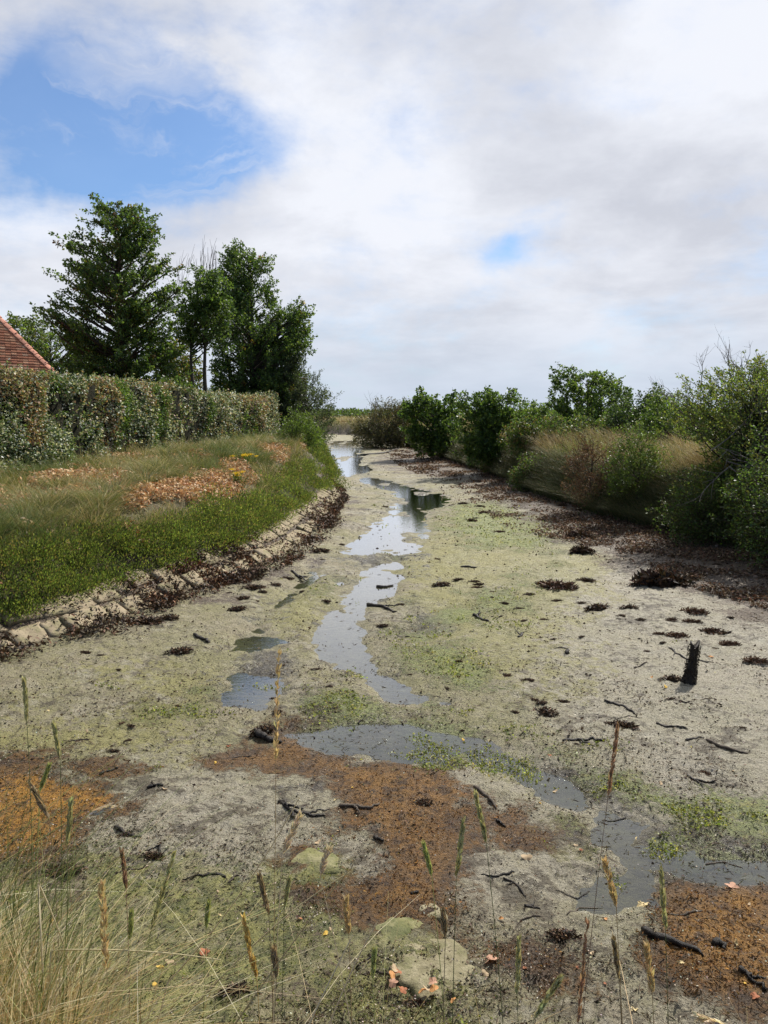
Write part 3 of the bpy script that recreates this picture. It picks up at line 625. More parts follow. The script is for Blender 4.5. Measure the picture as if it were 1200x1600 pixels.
    c = palette(s, [(.50, .31, .15), (.58, .41, .23), (.38, .20, .09), (.64, .50, .32)], [3, 3, 2, 1.5], .18)
    V, Fq, C = leaf_geo(P, ax, .06 + .05 * RNG.random(s), .045, c, .25)
    tag(link('leaf_litter', new_mesh('leaf_litter', V, Fq, {'col': C}, False, [M_DRY])), 'dry orange brown fallen leaves heaped in patches under the hedge', 'dead leaves', None, 'stuff')
LITP = [((300, 762), 105, 34), ((215, 770), 45, 14), ((330, 745), 60, 22), ((25, 782), 55, 22), ((105, 775), 34, 24), ((175, 790), 30, 14), ((90, 745), 50, 10), ((395, 745), 30, 14), ((420, 700), 30, 9), ((360, 725), 35, 14), ((140, 735), 30, 9), ((445, 715), 14, 10), ((5, 800), 30, 14)]
LITW = []
for (u, v), ru, rvv in LITP:
    c = hit(u, v, .15); far = hit(u, v - rvv * .8, .15); LITW.append((c[0], c[1], ru / F * c[1] * .82, np.clip(abs(far[1] - c[1]) * .8, .35, 1.5)))
def litter_mask(x, y):
    m = np.zeros(np.shape(x)); e = (fbm(x, y, 2.2, 3, 77) - .5) * 1.9
    for cx, cy, rx, ry in LITW: m = np.maximum(m, 1.05 - np.sqrt(((x - cx) / rx) ** 2 + ((y - cy) / ry) ** 2))
    return sstep(m + e, .22, .42)
left_bank()

RSTRAW = [(.34, .27, .15), (.27, .22, .11), (.42, .35, .21), (.20, .16, .08), (.18, .12, .07)]
def right_bank():
    global RNG; RNG = np.random.default_rng(12)
    def base(n, t0, t1, y0, y1, p=1.0):
        y = scatter_y(n, y0, y1, p); t = t0 + (t1 - t0) * RNG.random(n); x = XR(y) + t
        k = np.abs(x) < (y + 3) * .75; return x[k], y[k], t[k]
    parts = []
    # hanging dark grass and weeds on the steep face
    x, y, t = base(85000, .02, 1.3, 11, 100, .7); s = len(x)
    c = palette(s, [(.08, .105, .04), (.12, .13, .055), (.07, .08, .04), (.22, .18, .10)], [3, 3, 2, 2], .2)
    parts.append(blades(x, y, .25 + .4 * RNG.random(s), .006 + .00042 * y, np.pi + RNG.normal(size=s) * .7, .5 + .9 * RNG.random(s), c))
    # straw grass along the brow
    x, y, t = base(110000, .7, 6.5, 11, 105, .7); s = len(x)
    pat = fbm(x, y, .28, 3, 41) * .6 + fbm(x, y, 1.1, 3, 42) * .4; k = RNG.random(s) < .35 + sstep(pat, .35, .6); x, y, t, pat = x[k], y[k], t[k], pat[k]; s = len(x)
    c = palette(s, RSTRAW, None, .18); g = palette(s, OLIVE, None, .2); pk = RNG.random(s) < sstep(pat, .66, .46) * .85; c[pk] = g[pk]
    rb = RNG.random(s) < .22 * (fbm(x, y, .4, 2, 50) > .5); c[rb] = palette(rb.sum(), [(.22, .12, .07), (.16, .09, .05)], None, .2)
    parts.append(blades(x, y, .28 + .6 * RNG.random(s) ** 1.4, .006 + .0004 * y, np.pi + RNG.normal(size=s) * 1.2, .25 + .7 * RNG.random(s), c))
    x, y, t = base(26000, .9, 3.4, 17, 42, .7); k = fbm(x, y, .8, 3, 43) > .50; x, y = x[k], y[k]; s = len(x)
    parts.append(blades(x, y, .25 + .9 * sstep(fbm(x, y, 1.5, 2, 44), .35, .7) * (.5 + .6 * RNG.random(s)), .006 + .0004 * y, np.pi + RNG.normal(size=s) * 1.0, .3 + .8 * RNG.random(s), palette(s, RSTRAW, None, .16)))
    V, Fq, C = merge(parts)
    tag(link('bank_grass', new_mesh('bank_grass', V, Fq, {'col': C}, False, [M_GRASS])), 'straw and dark green grass hanging over the right bank under the trees', 'grass', None, 'stuff')
    # broad-leaved weeds on the face
    x, y, t = base(1000, .1, 1.5, 11, 80, .6); I = np.repeat(np.arange(len(x)), 120); s = len(I); o = rv(s)
    P = np.stack([x, y, land(x, y) + .1], 1)[I] + o * (RNG.random((s, 1)) ** .4) * (.22 + .2 * RNG.random(len(x)))[I][:, None]
    c = palette(s, [(.05, .08, .02), (.08, .11, .03), (.12, .10, .05), (.03, .05, .015)], None, .2)
    V, Fq, C = leaf_geo(P, unit(o + rv(s) * .5 + np.array([-.3, 0, .3])), .03 + .0013 * y[I], .018 + .0008 * y[I], c)
    tag(link('bank_weeds', new_mesh('bank_weeds', V, Fq, {'col': C}, False, [M_LEAF])), 'dark leafy weeds growing on the steep face of the right bank', 'ground cover', None, 'stuff')
right_bank()

def far_flats():
    global RNG; RNG = np.random.default_rng(13)
    n = 60000; y = scatter_y(n, 62, 215, .4); x = (RNG.random(n) - .5) * 1.25 * (y + 5); k = ((tl(x, y) > 1.0) | (tr(x, y) > 1.0)); x, y = x[k], y[k]; s = len(x)
    c = palette(s, STRAW[:3] + [(.14, .13, .05)], [2, 2, 2, 3], .15)
    V, Fq, C = blades(x, y, .3 + .4 * RNG.random(s), .02 + .0004 * y, RNG.random(s) * 6.28, .3 + .5 * RNG.random(s), c, seg=2)
    tag(link('marsh_grass', new_mesh('marsh_grass', V, Fq, {'col': C}, False, [M_GRASS])), 'pale straw coloured marsh grass on the flats beyond the bend', 'grass', None, 'stuff')
    n = 420; y = 165 + 45 * RNG.random(n); x = (RNG.random(n) - .5) * 300; I = np.repeat(np.arange(n), 130); s = len(I); o = rv(s)
    P = np.stack([x, y, land(x, y) + .7], 1)[I] + o * (RNG.random((s, 1)) ** .35) * np.array([3.4, 2.5, 1.15]) * (.5 + .6 * RNG.random(n))[I][:, None]
    V, Fq, C = leaf_geo(P, unit(o + rv(s) * .5), .5 + .3 * RNG.random(s), .32, palette(s, [DG, MG, (.06, .08, .035)], None, .2))
    tag(link('far_scrub', new_mesh('far_scrub', V, Fq, {'col': C}, False, [M_LEAF])), 'dark line of low scrub far off along the horizon', 'far scrub', None, 'stuff')
far_flats()

# ------------------------------------------------------------------ hedge
def hedge():
    global RNG; RNG = np.random.default_rng(14)
    A = np.array([-9.8, 10.3]); B = np.array([-5.75, 42.0]); Lh = np.linalg.norm(B - A); e = (B - A) / Lh; nrm = np.array([e[1], -e[0]])   # faces the stream
    dep = 1.3
    def top(s): yy = A[1] + e[1] * s; return np.interp(yy, [9, 15, 28, 36, 42.1], [4.22, 4.16, 4.05, 3.95, 3.82]) + (fbm(s, s * 0, .55, 3, 6) - .5) * .42
    def zb(s): p = A + e * s; return land(np.array([p[0] + nrm[0] * .2]), np.array([p[1] + nrm[1] * .2]))[0]
    root = empty('hedge', (A[0], A[1], 1.9), 'long clipped hedge of silvery and browning leaves along the top of the left bank', 'hedge')
    o0 = np.array([A[0], A[1], 1.9])
    S = np.concatenate([[0], Lh * np.cumsum(np.linspace(.6, 1.4, 160)) / 160]); 
    # solid filler core against see-through, coloured dark as the shade between the leaves
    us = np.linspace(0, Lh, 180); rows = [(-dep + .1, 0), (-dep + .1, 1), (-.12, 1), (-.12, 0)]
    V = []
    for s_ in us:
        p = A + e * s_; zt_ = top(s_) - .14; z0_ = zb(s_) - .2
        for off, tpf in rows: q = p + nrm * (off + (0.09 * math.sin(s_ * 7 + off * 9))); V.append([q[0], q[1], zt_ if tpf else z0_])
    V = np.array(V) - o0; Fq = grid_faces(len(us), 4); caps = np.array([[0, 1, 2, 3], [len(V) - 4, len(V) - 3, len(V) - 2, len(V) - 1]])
    m, b = mat('core_shade_dark'); co = b.n('ShaderNodeTexCoord').outputs['Object']
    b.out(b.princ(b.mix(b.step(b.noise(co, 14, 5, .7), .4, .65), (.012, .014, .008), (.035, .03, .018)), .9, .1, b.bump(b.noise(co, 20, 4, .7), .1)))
    link('shade_core', new_mesh('shade_core', V, np.concatenate([Fq, caps]), None, False, [m]), root)
    n = 165000; s = A[1] * 0 + ((9.0) ** -.9 + RNG.random(n) * ((42.) ** -.9 - 9. ** -.9)) ** (-1 / .9); s = np.clip((s - 10.3) / e[1], 0, Lh)
    s = s[s > 0]; n = len(s); kind = RNG.random(n); face = kind < .74; hz = RNG.random(n); zt_ = top(s)
    zb_ = np.interp(s, np.linspace(0, Lh, 30), [zb(k) for k in np.linspace(0, Lh, 30)]) - .1
    lump = (fbm(s, (zb_ + (zt_ - zb_) * hz), .9, 3, 15) - .5)
    off = np.where(face, lump * .85 + RNG.normal(size=n) * .05, -dep * RNG.random(n)); endp = (kind > .955); s = np.where(endp, Lh + RNG.normal(size=n) * .05, s)
    off = np.where(endp, -dep * RNG.random(n), off)
    zz = np.where(face | endp, zb_ + (zt_ - zb_) * hz, zt_ + RNG.normal(size=n) * .04 + np.abs(RNG.normal(size=n)) * .05)
    zz = zz - np.where(face, 0, 0); rnd = np.where(face & (hz > .93), (hz - .93) * 2.2, 0); off = off - rnd
    P = np.stack([A[0] + e[0] * s + nrm[0] * off, A[1] + e[1] * s + nrm[1] * off, zz], 1) - o0
    hh = (zz - zb_) / (zt_ - zb_ + .01)
    q1 = fbm(s, zz, .55, 4, 51); q2 = fbm(s * .8, zz * .35, 1.0, 3, 52); q3 = fbm(s, zz * .5, .5, 3, 53); yy = A[1] + e[1] * s
    c = palette(n, [(.08, .125, .045), (.15, .20, .085), (.46, .48, .35), (.04, .065, .028), (.68, .69, .57)], [3, 3, 2.4, 1.8, 2.0], .15)
    br = RNG.random(n) < np.clip(.04 + sstep(q1 + .16 * (hh > .75) * (yy < 30), .56, .68) * .6 + .10 * (yy > 28), 0, .8)
    c[br] = palette(br.sum(), [(.34, .21, .11), (.42, .30, .18), (.24, .13, .06), (.48, .39, .26), (.18, .17, .08)], None, .2)
    iv = RNG.random(n) < sstep(q2, .60, .70) * .92; c[iv] = palette(iv.sum(), [(.12, .21, .035), (.18, .27, .05), (.07, .12, .03)], None, .2)
    ns = 900; ss = Lh * (RNG.random(ns) ** 1.6); hs = RNG.random(ns); tops = RNG.random(ns) < .55   # loose shoots
    k = RNG.integers(0, ns, 14000); tt_ = RNG.random(14000); idx = RNG.choice(n, 14000, replace=False)
    zs = np.where(tops, top(ss) - .05, np.interp(ss, np.linspace(0, Lh, 30), [zb(a_) for a_ in np.linspace(0, Lh, 30)]) + hs * 2.0); of = np.where(tops, -dep * RNG.random(ns), .0)
    dv = unit(np.stack([np.where(tops, 0, nrm[0]), np.where(tops, 0, nrm[1]), np.where(tops, 1.6, .7)], 1) + RNG.normal(size=(ns, 3)) * .45); ls = .12 + .28 * RNG.random(ns)
    Q = np.stack([A[0] + e[0] * ss + nrm[0] * of, A[1] + e[1] * ss + nrm[1] * of, zs], 1) - o0
    P[idx] = Q[k] + dv[k] * (ls[k] * tt_)[:, None] + RNG.normal(size=(14000, 3)) * .02
    ax = rv(n) + np.array([nrm[0], nrm[1], -.2]) * .5
    sz = (.055 + .0009 * yy) * (.7 + .6 * RNG.random(n))
    V, Fq, C = leaf_geo(P, ax, sz, sz * .62, c)
    link('leaves', new_mesh('leaves', V, Fq, {'col': C}, False, [M_GLOSSY]), root)
hedge()

# ------------------------------------------------------------------ house behind the hedge
def house():
    m, b = mat('roof_tiles'); col = b.attr('col').outputs['Color']; co = b.n('ShaderNodeTexCoord').outputs['Object']
    n = b.noise(co, 9, 6, .7); b.out(b.princ(b.mix(b.m('MULTIPLY', b.step(n, .5, .72), .5), col, (.20, .13, .09)), .75, .25, b.bump(b.noise(co, 40, 4), .01)))
    mw, b = mat('house_brick'); co = b.n('ShaderNodeTexCoord').outputs['Object']; br = b.n('ShaderNodeTexBrick'); b.put(br.inputs[0], co)
    br.inputs['Color1'].default_value = (.28, .11, .07, 1); br.inputs['Color2'].default_value = (.20, .08, .05, 1); br.inputs['Mortar'].default_value = (.4, .38, .33, 1); br.inputs['Scale'].default_value = 4.5
    b.out(b.princ(br.outputs[0], .85, .2, b.bump(br.outputs[1], .01, -.5)))
    c0 = D(88, 586, 24.0); eA = unit(np.array([-.66, -.75, 0])); eB = unit(np.array([-.75, .66, 0])); ex, ey, hgt = 9.0, 7.0, 0
    up = np.array([0, 0, 1.]); tanp = 1.50
    root = empty('house', (c0[0], c0[1], 1.6), 'house with a steep red clay tiled roof behind the hedge at the left edge', 'house')
    o0 = np.array([c0[0], c0[1], 1.6])
    g = np.random.default_rng(3); Vs, Cs = [], []
    def face(P0, e, inn, length):      # P0 eaves corner, e along the eaves, inn horizontally inwards
        h = ey / 2; slope = unit(inn + up * tanp); nn = unit(np.cross(e, slope)); nn = nn if nn[2] > 0 else -nn; gage = .105; nr = int(h * math.hypot(1, tanp) / gage)
        for i in range(nr):
            s = (i * gage) / math.hypot(1, tanp); lo, hi = s, length - s; w_ = .165; k = 0; x = lo - (i % 2) * w_ / 2
            fl = -.10 * max(0, 1 - s / .9) ** 2        # slight kick at the eaves
            while x < hi:
                a, c = max(x, lo - .03), min(x + w_ - .006, hi + .03); x += w_
                if c - a < .03: continue
                base = P0 + slope * (i * gage) + up * (.0 - fl * .3); j = g.normal() * .004
                q = [base + e * a + nn * (.042 + j), base + e * c + nn * (.042 + j), base + e * c + slope * (gage + .03) + nn * (.006 + j), base + e * a + slope * (gage + .03) + nn * (.006 + j)]
                Vs.extend(q + [q[0] - nn * .032, q[1] - nn * .032]); cc = np.array([(.52, .21, .11), (.45, .17, .09), (.58, .29, .16), (.35, .14, .08), (.62, .36, .22)][g.choice(5, p=[.35, .25, .2, .1, .1])]) * (1 + g.normal() * .12)
                Cs.extend([np.clip(cc, .02, .8)] * 6)
    face(c0, eA, eB, ex); face(c0, eB, eA, ey); face(c0 + eB * ey, eA, -eB, ex); face(c0 + eA * ex, eB, -eA, ey)
    n = len(Vs) // 6; b0 = np.arange(n)[:, None] * 6
    Fq = np.concatenate([b0 + np.array([[0, 1, 2, 3]]), b0 + np.array([[4, 5, 1, 0]])])
    hz = ey / 2 * tanp; base = np.array([c0, c0 + eA * ex, c0 + eA * ex + eB * ey, c0 + eB * ey, c0 + (eA + eB) * ey / 2 + up * hz, c0 + eA * (ex - ey / 2) + eB * ey / 2 + up * hz]) - up * .02
    k = len(Vs); V = np.concatenate([np.array(Vs), base]) - o0; C = np.concatenate([np.array(Cs), np.tile([[.12, .07, .05]], (6, 1))])  # deck under the tiles coloured dark, as course shadow in the gaps
    quads = np.array([[0, 1, 5, 4], [2, 3, 4, 5]]) + k; tri = np.array([[1, 2, 5], [3, 0, 4]]) + k
    rf = link('roof', new_mesh('roof', V, [Fq, quads, tri], {'col': C}, False, [m]), root)
    # hip tiles
    for (q0, dv) in ((c0, unit(eA + eB + up * tanp)), (c0 + eA * ex, unit(-eA + eB + up * tanp)), (c0 + eB * ey, unit(eA - eB + up * tanp))):
        Vh = []; Ch = []
        side = unit(np.cross(dv, up)); nrm = unit(np.cross(side, dv)); nrm = nrm if nrm[2] > 0 else -nrm
        for i in range(30):
            a = q0 + dv * (i * .21); cc = np.array([.46, .2, .13]) * (1 + g.normal() * .15)
            for (s_, hgt_) in ((0, .075), (.235, .05)):
                for w_, dz in ((-.12, -.075), (-.05, 0.0), (.05, 0), (.12, -.075)): Vh.append(a + dv * s_ + side * w_ + nrm * (hgt_ + dz)); Ch.append(cc)
        n = len(Vh) // 8; b0 = np.arange(n)[:, None] * 8; Fh = np.concatenate([b0 + np.array([[i, i + 1, i + 5, i + 4]]) for i in range(3)])
        link('hip_tiles', new_mesh('hip_tiles', np.array(Vh) - o0, Fh, {'col': np.array(Ch)}, False, [m]), rf)
    # walls under the eaves, set in
    a0 = c0 + (eA + eB) * .35; cor = [a0, a0 + eA * (ex - .7), a0 + eA * (ex - .7) + eB * (ey - .7), a0 + eB * (ey - .7)]
    V = [[*(p[:2]), 1.5] for p in cor] + [[*(p[:2]), c0[2] + .3] for p in cor]; V = np.array(V) - o0
    link('wall', new_mesh('wall', V, np.array([[0, 1, 5, 4], [1, 2, 6, 5], [2, 3, 7, 6], [3, 0, 4, 7]]), None, False, [mw]), root)
house()

# ------------------------------------------------------------------ trees and shrubs
make_tree('broadleaf_tree', 'tallest tree, a broad dark green cone with upswept branches behind the hedge', 'tree', 30, 196, 1.9,
    [(620, 85, 310), (585, 90, 300), (560, 90, 290), (530, 78, 282), (505, 62, 278), (490, 48, 280), (478, 85, 292), (455, 66, 284), (440, 110, 290), (425, 74, 274), (408, 100, 278), (392, 90, 268), (372, 84, 248), (358, 148, 248), (345, 150, 240), (330, 152, 232), (313, 140, 212)],
    ncl=235, twigs=9, tlen=.42, nl=26, leaf=(.10, .07), cols=[DG, MG, LG, (.12, .13, .03)], wts=[4.5, 3.6, 1.2, .5], trunk_r=.16, up=.35, rise=.7, cs=.2, layered=True, depth=.8, spread=.07, seed=1, solid=.42, accent=([YG, BR], .05))
make_tree('broadleaf_tree', 'widest of the trees behind the hedge, rounded on the right with a yellow patch', 'tree', 47, 398, 1.6,
    [(655, 345, 470), (630, 330, 482), (600, 338, 478), (575, 335, 470), (558, 338, 490), (545, 332, 482), (520, 330, 486), (500, 335, 482), (485, 330, 475), (470, 340, 436), (455, 350, 428), (440, 338, 404), (425, 350, 402), (415, 340, 415), (400, 362, 398), (386, 362, 374)],
    ncl=290, twigs=9, tlen=.5, nl=26, leaf=(.13, .09), cols=[DG, MG, LG, YG], wts=[4.5, 3.6, 1.3, .25], trunk_r=.2, up=.45, rise=.9, cs=.26, seed=2, depth=.8, spread=.09, accent=([(.35, .28, .04), BR], .015), solid=.42)
make_tree('broadleaf_tree', 'slender tree on two thin dark trunks between the two larger trees', 'tree', 33, 315, 1.8,
    [(530, 300, 345), (515, 285, 350), (500, 276, 352), (485, 273, 356), (470, 290, 352), (455, 300, 345), (440, 308, 335), (424, 306, 320)],
    ncl=58, twigs=8, tlen=.36, nl=24, leaf=(.11, .075), cols=[DG, MG, LG], wts=[4, 4, 1.2], trunk_r=.12, trunks=2, up=.5, rise=1.2, cs=.2, seed=3, spread=.08)
make_tree('shrub', 'grey green feathery shrub at the stream end of the tree group', 'shrub', 46, 480, 1.5,
    [(690, 440, 508), (670, 435, 514), (650, 430, 518), (630, 425, 516), (610, 430, 505), (595, 440, 498), (575, 445, 480), (565, 450, 470)],
    ncl=90, twigs=9, tlen=.5, nl=26, leaf=(.12, .045), cols=[(.07, .095, .055), (.10, .13, .075), (.045, .065, .03)], trunk_r=.08, up=.9, rise=1.2, cs=.25, seed=4)
make_tree('shrub', 'bright green leafy shrub at the end of the hedge above the bank', 'shrub', 34, 462, 1.4,
    [(712, 440, 500), (700, 432, 502), (685, 430, 500), (668, 438, 495), (655, 448, 478), (648, 458, 470)],
    ncl=60, twigs=8, tlen=.3, nl=24, leaf=(.08, .04), cols=[MG, LG, (.08, .12, .03)], trunk_r=.04, up=.8, rise=1.0, cs=.18, seed=5, depth=1.2)
make_tree('broadleaf_tree', 'low olive green tree between the tiled roof and the tallest tree', 'tree', 40, 88, 2.0,
    [(620, 10, 150), (590, 15, 150), (570, 20, 145), (550, 22, 140), (530, 28, 138), (518, 30, 100), (505, 30, 60), (497, 32, 45)],
    ncl=110, twigs=8, tlen=.5, nl=24, leaf=(.12, .08), cols=[MG, LG, (.11, .12, .035), DG], trunk_r=.12, up=.5, rise=1.0, cs=.3, seed=6)
make_tree('broadleaf_tree', 'small ochre tinged tree low between the tallest tree and the twin trunks', 'tree', 35, 270, 1.9,
    [(625, 235, 308), (605, 238, 306), (585, 240, 300), (565, 245, 298), (545, 250, 290), (530, 262, 285)],
    ncl=60, twigs=8, tlen=.4, nl=22, leaf=(.10, .07), cols=[(.12, .12, .03), (.17, .13, .04), MG, DG], trunk_r=.07, up=.5, rise=1.0, cs=.24, seed=7)
make_tree('shrub', 'dark understorey shrub behind the hedge below the widest tree', 'shrub', 49, 425, 1.5,
    [(680, 350, 500), (660, 340, 500), (640, 335, 490), (620, 335, 475), (598, 340, 470)], ncl=110, twigs=8, tlen=.5, nl=24, leaf=(.13, .08), cols=[DG, (.018, .035, .012), MG], wts=[4, 4, 1], trunk_r=.07, up=.4, cs=.4, seed=8)
def bare_tree():
    r = empty('dead_tree', tuple(np.array([D(318, 700, 38)[0], 38, 1.8])), 'leafless grey tree whose fine arching twigs rise above the slender tree', 'tree')
    base = D(318, 700, 38); top = D(322, 500, 38); P = np.linspace([0, 0, 0], [top[0] - base[0], 0, top[2] - 1.8], 8)[None]
    V, Fq = tubes(P, np.linspace(.1, .045, 8)[None], 7); link('trunk', new_mesh('trunk', V, Fq, None, True, [M_BARK]), r)
    t = P[0, -1]; rng = np.random.default_rng(8); lines, rads = [], []
    tips = [(283, 415), (287, 402), (296, 405), (303, 398), (312, 392), (318, 388), (325, 385), (331, 384), (337, 383), (337, 392), (340, 402), (330, 396), (308, 405), (320, 400), (345, 425), (352, 435), (280, 432), (278, 470), (272, 505)]
    for i, (u, v) in enumerate(tips):
        e = D(u, v, 38 + rng.normal() * .5) - np.array([base[0], 38, 1.8]); a = t - np.array([0, 0, rng.uniform(-.2, 1.2)]); out = 1.5 if u < 312 else .5
        c = a * .45 + e * .55 + np.array([(-.9 if u < 305 else -.25) * out, 0, -.2]); L = bez(a[None], c[None], e[None], 9)[0] + rng.normal(size=(9, 3)) * .02
        lines.append(L); rads.append(np.linspace(.016, .006, 9))
        for k in range(5):
            j = rng.integers(4, 8); q = L[j]; dv = unit(L[j] - L[j - 1]); dd_ = unit(dv * .8 + np.array([rng.normal() * .22, rng.normal() * .2, .75])); pp = [q + dd_ * s_ + np.array([.10, 0, .04]) * s_ * s_ for s_ in np.linspace(0, rng.uniform(.5, 1.0), 9)]; lines.append(np.array(pp)); rads.append(np.linspace(.009, .004, 9))
    V, Fq = tubes(np.array(lines), np.array(rads), 4); link('branches', new_mesh('branches', V, Fq, None, True, [M_TWIG]), r)
bare_tree()
# right bank, from the far bend to the near edge
r1 = make_tree('shrub', 'brownish twiggy willow shrub farthest off on the right bank', 'shrub', 66, 600, 1.0,
    [(705, 575, 640), (690, 556, 645), (675, 552, 645), (660, 560, 642), (645, 575, 640), (634, 590, 625)], ncl=120, twigs=9, tlen=.7, nl=20, leaf=(.16, .06), cols=[(.09, .085, .045), (.12, .10, .06), (.06, .075, .03)], trunk_r=.06, up=1.2, rise=1.2, cs=.35, seed=9, depth=.9)
bare_branches(r1, 'bare_twigs', [((np.random.default_rng(i).uniform(-1.5, 1.8), 0, .8), (.15, 0, 1)) for i in range(14)], 2.0, 4, 3, .02, 1.0, seed=5)
make_tree('broadleaf_tree', 'dark rounded small tree next after the willow shrub along the right bank', 'tree', 50, 680, 1.5,
    [(700, 660, 700), (685, 650, 706), (668, 634, 712), (650, 628, 712), (635, 626, 712), (622, 655, 708), (616, 664, 690)], ncl=62, twigs=8, tlen=.4, nl=24, leaf=(.17, .12), cols=[DG, MG, LG], wts=[4, 3, 1.2], trunk_r=.09, up=.5, rise=1.0, cs=.25, seed=10, lean=.05, solid=.8)
make_tree('broadleaf_tree', 'dense dark tree overhanging its shadow midway along the right bank', 'tree', 37.5, 778, 1.3,
    [(722, 780, 815), (708, 730, 812), (695, 722, 808), (680, 718, 812), (662, 728, 812), (645, 720, 812), (632, 712, 812), (622, 722, 808), (612, 775, 800)], ncl=78, twigs=8, tlen=.34, nl=26, leaf=(.13, .09), cols=[DG, MG, LG, (.10, .16, .03)], wts=[4, 3.5, 1.4, .5], trunk_r=.1, up=.5, rise=.9, cs=.22, seed=11, solid=.8)
make_tree('shrub', 'low mid green thicket left of the spreading pale topped tree', 'shrub', 46, 840, 1.6, [(685, 800, 872), (672, 802, 875), (655, 808, 872), (642, 812, 860), (635, 820, 850)], ncl=60, twigs=8, tlen=.4, nl=24, leaf=(.14, .08), cols=[MG, LG, DG], trunk_r=.05, up=.8, cs=.3, seed=13, depth=1.5)
make_tree('broadleaf_tree', 'spreading tree with a loose side branch at the centre of the right bank', 'tree', 37, 915, 1.6,
    [(690, 872, 985), (672, 860, 990), (655, 855, 985), (638, 853, 982), (622, 856, 980), (606, 870, 978), (594, 858, 976), (584, 868, 968), (578, 878, 905)], ncl=105, twigs=8, tlen=.3, nl=25, leaf=(.11, .075), cols=[MG, LG, DG, (.13, .18, .05)], wts=[3.5, 2.4, 3, .8], trunk_r=.08, up=.6, rise=.9, cs=.17, seed=14, solid=.55, spread=.06)
make_tree('shrub', 'dark low shrub between the spreading tree and the big twiggy shrub', 'shrub', 31, 1000, 1.6, [(700, 955, 1045), (682, 952, 1042), (660, 952, 1035), (642, 958, 1030), (625, 970, 1026), (618, 990, 1020)], ncl=80, twigs=8, tlen=.28, nl=24, leaf=(.085, .055), cols=[DG, (.03, .05, .025), MG], wts=[3, 3, 1.2], trunk_r=.05, up=.8, cs=.2, seed=15, depth=1.2)
r2 = make_tree('shrub', 'big untidy yellow green shrub with dead twigs at the right edge', 'shrub', 18.5, 1175, 1.3,
    [(790, 1075, 1330), (760, 1075, 1340), (735, 1090, 1350), (712, 1095, 1350), (690, 1070, 1350), (665, 1058, 1360), (640, 1052, 1360), (622, 1062, 1360), (608, 1075, 1350), (594, 1105, 1340), (580, 1140, 1320), (566, 1170, 1290)],
    ncl=300, twigs=9, tlen=.26, nl=22, leaf=(.062, .034), cols=[(.15, .18, .045), (.22, .23, .07), MG, LG, (.09, .11, .05)], wts=[3, 1.6, 3, 3, 1.5], trunk_r=.08, up=.6, rise=.8, cs=.2, seed=16, solid=.5, spread=.055, depth=.75)
rg = np.random.default_rng(4)
bare_branches(r2, 'bare_twigs', [((rg.uniform(-1.9, .6), rg.uniform(-.8, .8), rg.uniform(1.2, 2.2)), (rg.normal() * .5 - .15, rg.normal() * .2, 1)) for i in range(16)], 1.35, 4, 3, .014, .7, seed=6)
bare_branches(r2, 'low_dead_branches', [((rg.uniform(-1.6, -.2), rg.uniform(-1.7, -1.0), rg.uniform(.5, 1.1)), (rg.normal() * .8, -.5, rg.normal() * .3)) for i in range(10)], 1.2, 4, 2, .016, .1, seed=7)
# branchy growth under it, above the dark foot of the bank
make_tree('shrub', 'shaded leafy shrub leaning over the dark mud at the right edge', 'shrub', 15.2, 1290, 1.0,
    [(850, 1170, 1420), (820, 1150, 1430), (780, 1140, 1440), (740, 1160, 1440), (700, 1190, 1420)], ncl=170, twigs=8, tlen=.24, nl=22, leaf=(.06, .032), cols=[DG, MG, (.07, .08, .03)], trunk_r=.06, up=.5, cs=.2, seed=17, depth=.7)
make_tree('shrub', 'fresh green weed bush rising from brown grass on the right bank brow', 'shrub', 21.5, 1000, 1.1, [(762, 965, 1035), (740, 958, 1035), (715, 955, 1025), (695, 965, 1015), (672, 975, 1000)], ncl=44, twigs=8, tlen=.24, nl=24, leaf=(.055, .028), cols=[(.09, .13, .03), MG], trunk_r=.03, up=1.0, cs=.14, seed=18)
make_tree('shrub', 'withered reddish brown bush beside the fresh green one on the brow', 'shrub', 23.5, 925, 1.1, [(768, 895, 965), (750, 890, 968), (730, 890, 965), (708, 900, 950), (690, 915, 940)], ncl=40, twigs=8, tlen=.26, nl=18, leaf=(.055, .03), cols=[(.17, .10, .05), (.12, .075, .045), (.24, .16, .08)], trunk_r=.03, up=.9, cs=.16, seed=19, matl=M_DRY)

make_tree('shrub', 'dark bramble clump low on the bank face between straw grass and mud, farthest left', 'shrub', 30, 838, .6, [(765, 812, 868), (748, 806, 872), (728, 810, 866), (712, 822, 852)], ncl=40, twigs=8, tlen=.24, nl=22, leaf=(.07, .04), cols=[DG, MG, (.09, .08, .04)], trunk_r=.03, up=.5, cs=.16, seed=21, depth=.8)
make_tree('shrub', 'dark bramble clump hanging on the bank face below the withered bush', 'shrub', 23, 985, .4, [(815, 945, 1030), (800, 938, 1035), (780, 940, 1030), (765, 955, 1010)], ncl=46, twigs=8, tlen=.24, nl=22, leaf=(.06, .035), cols=[DG, MG, (.07, .07, .04)], trunk_r=.03, up=.4, cs=.18, seed=22, depth=.7)
make_tree('shrub', 'dark trailing weeds on the bank face in front of the big twiggy shrub', 'shrub', 18.2, 1105, .4, [(842, 1060, 1160), (820, 1050, 1170), (795, 1050, 1170), (770, 1065, 1150), (745, 1085, 1140)], ncl=70, twigs=8, tlen=.24, nl=22, leaf=(.055, .03), cols=[MG, DG, (.10, .10, .05)], trunk_r=.03, up=.3, cs=.2, seed=23, depth=.6)

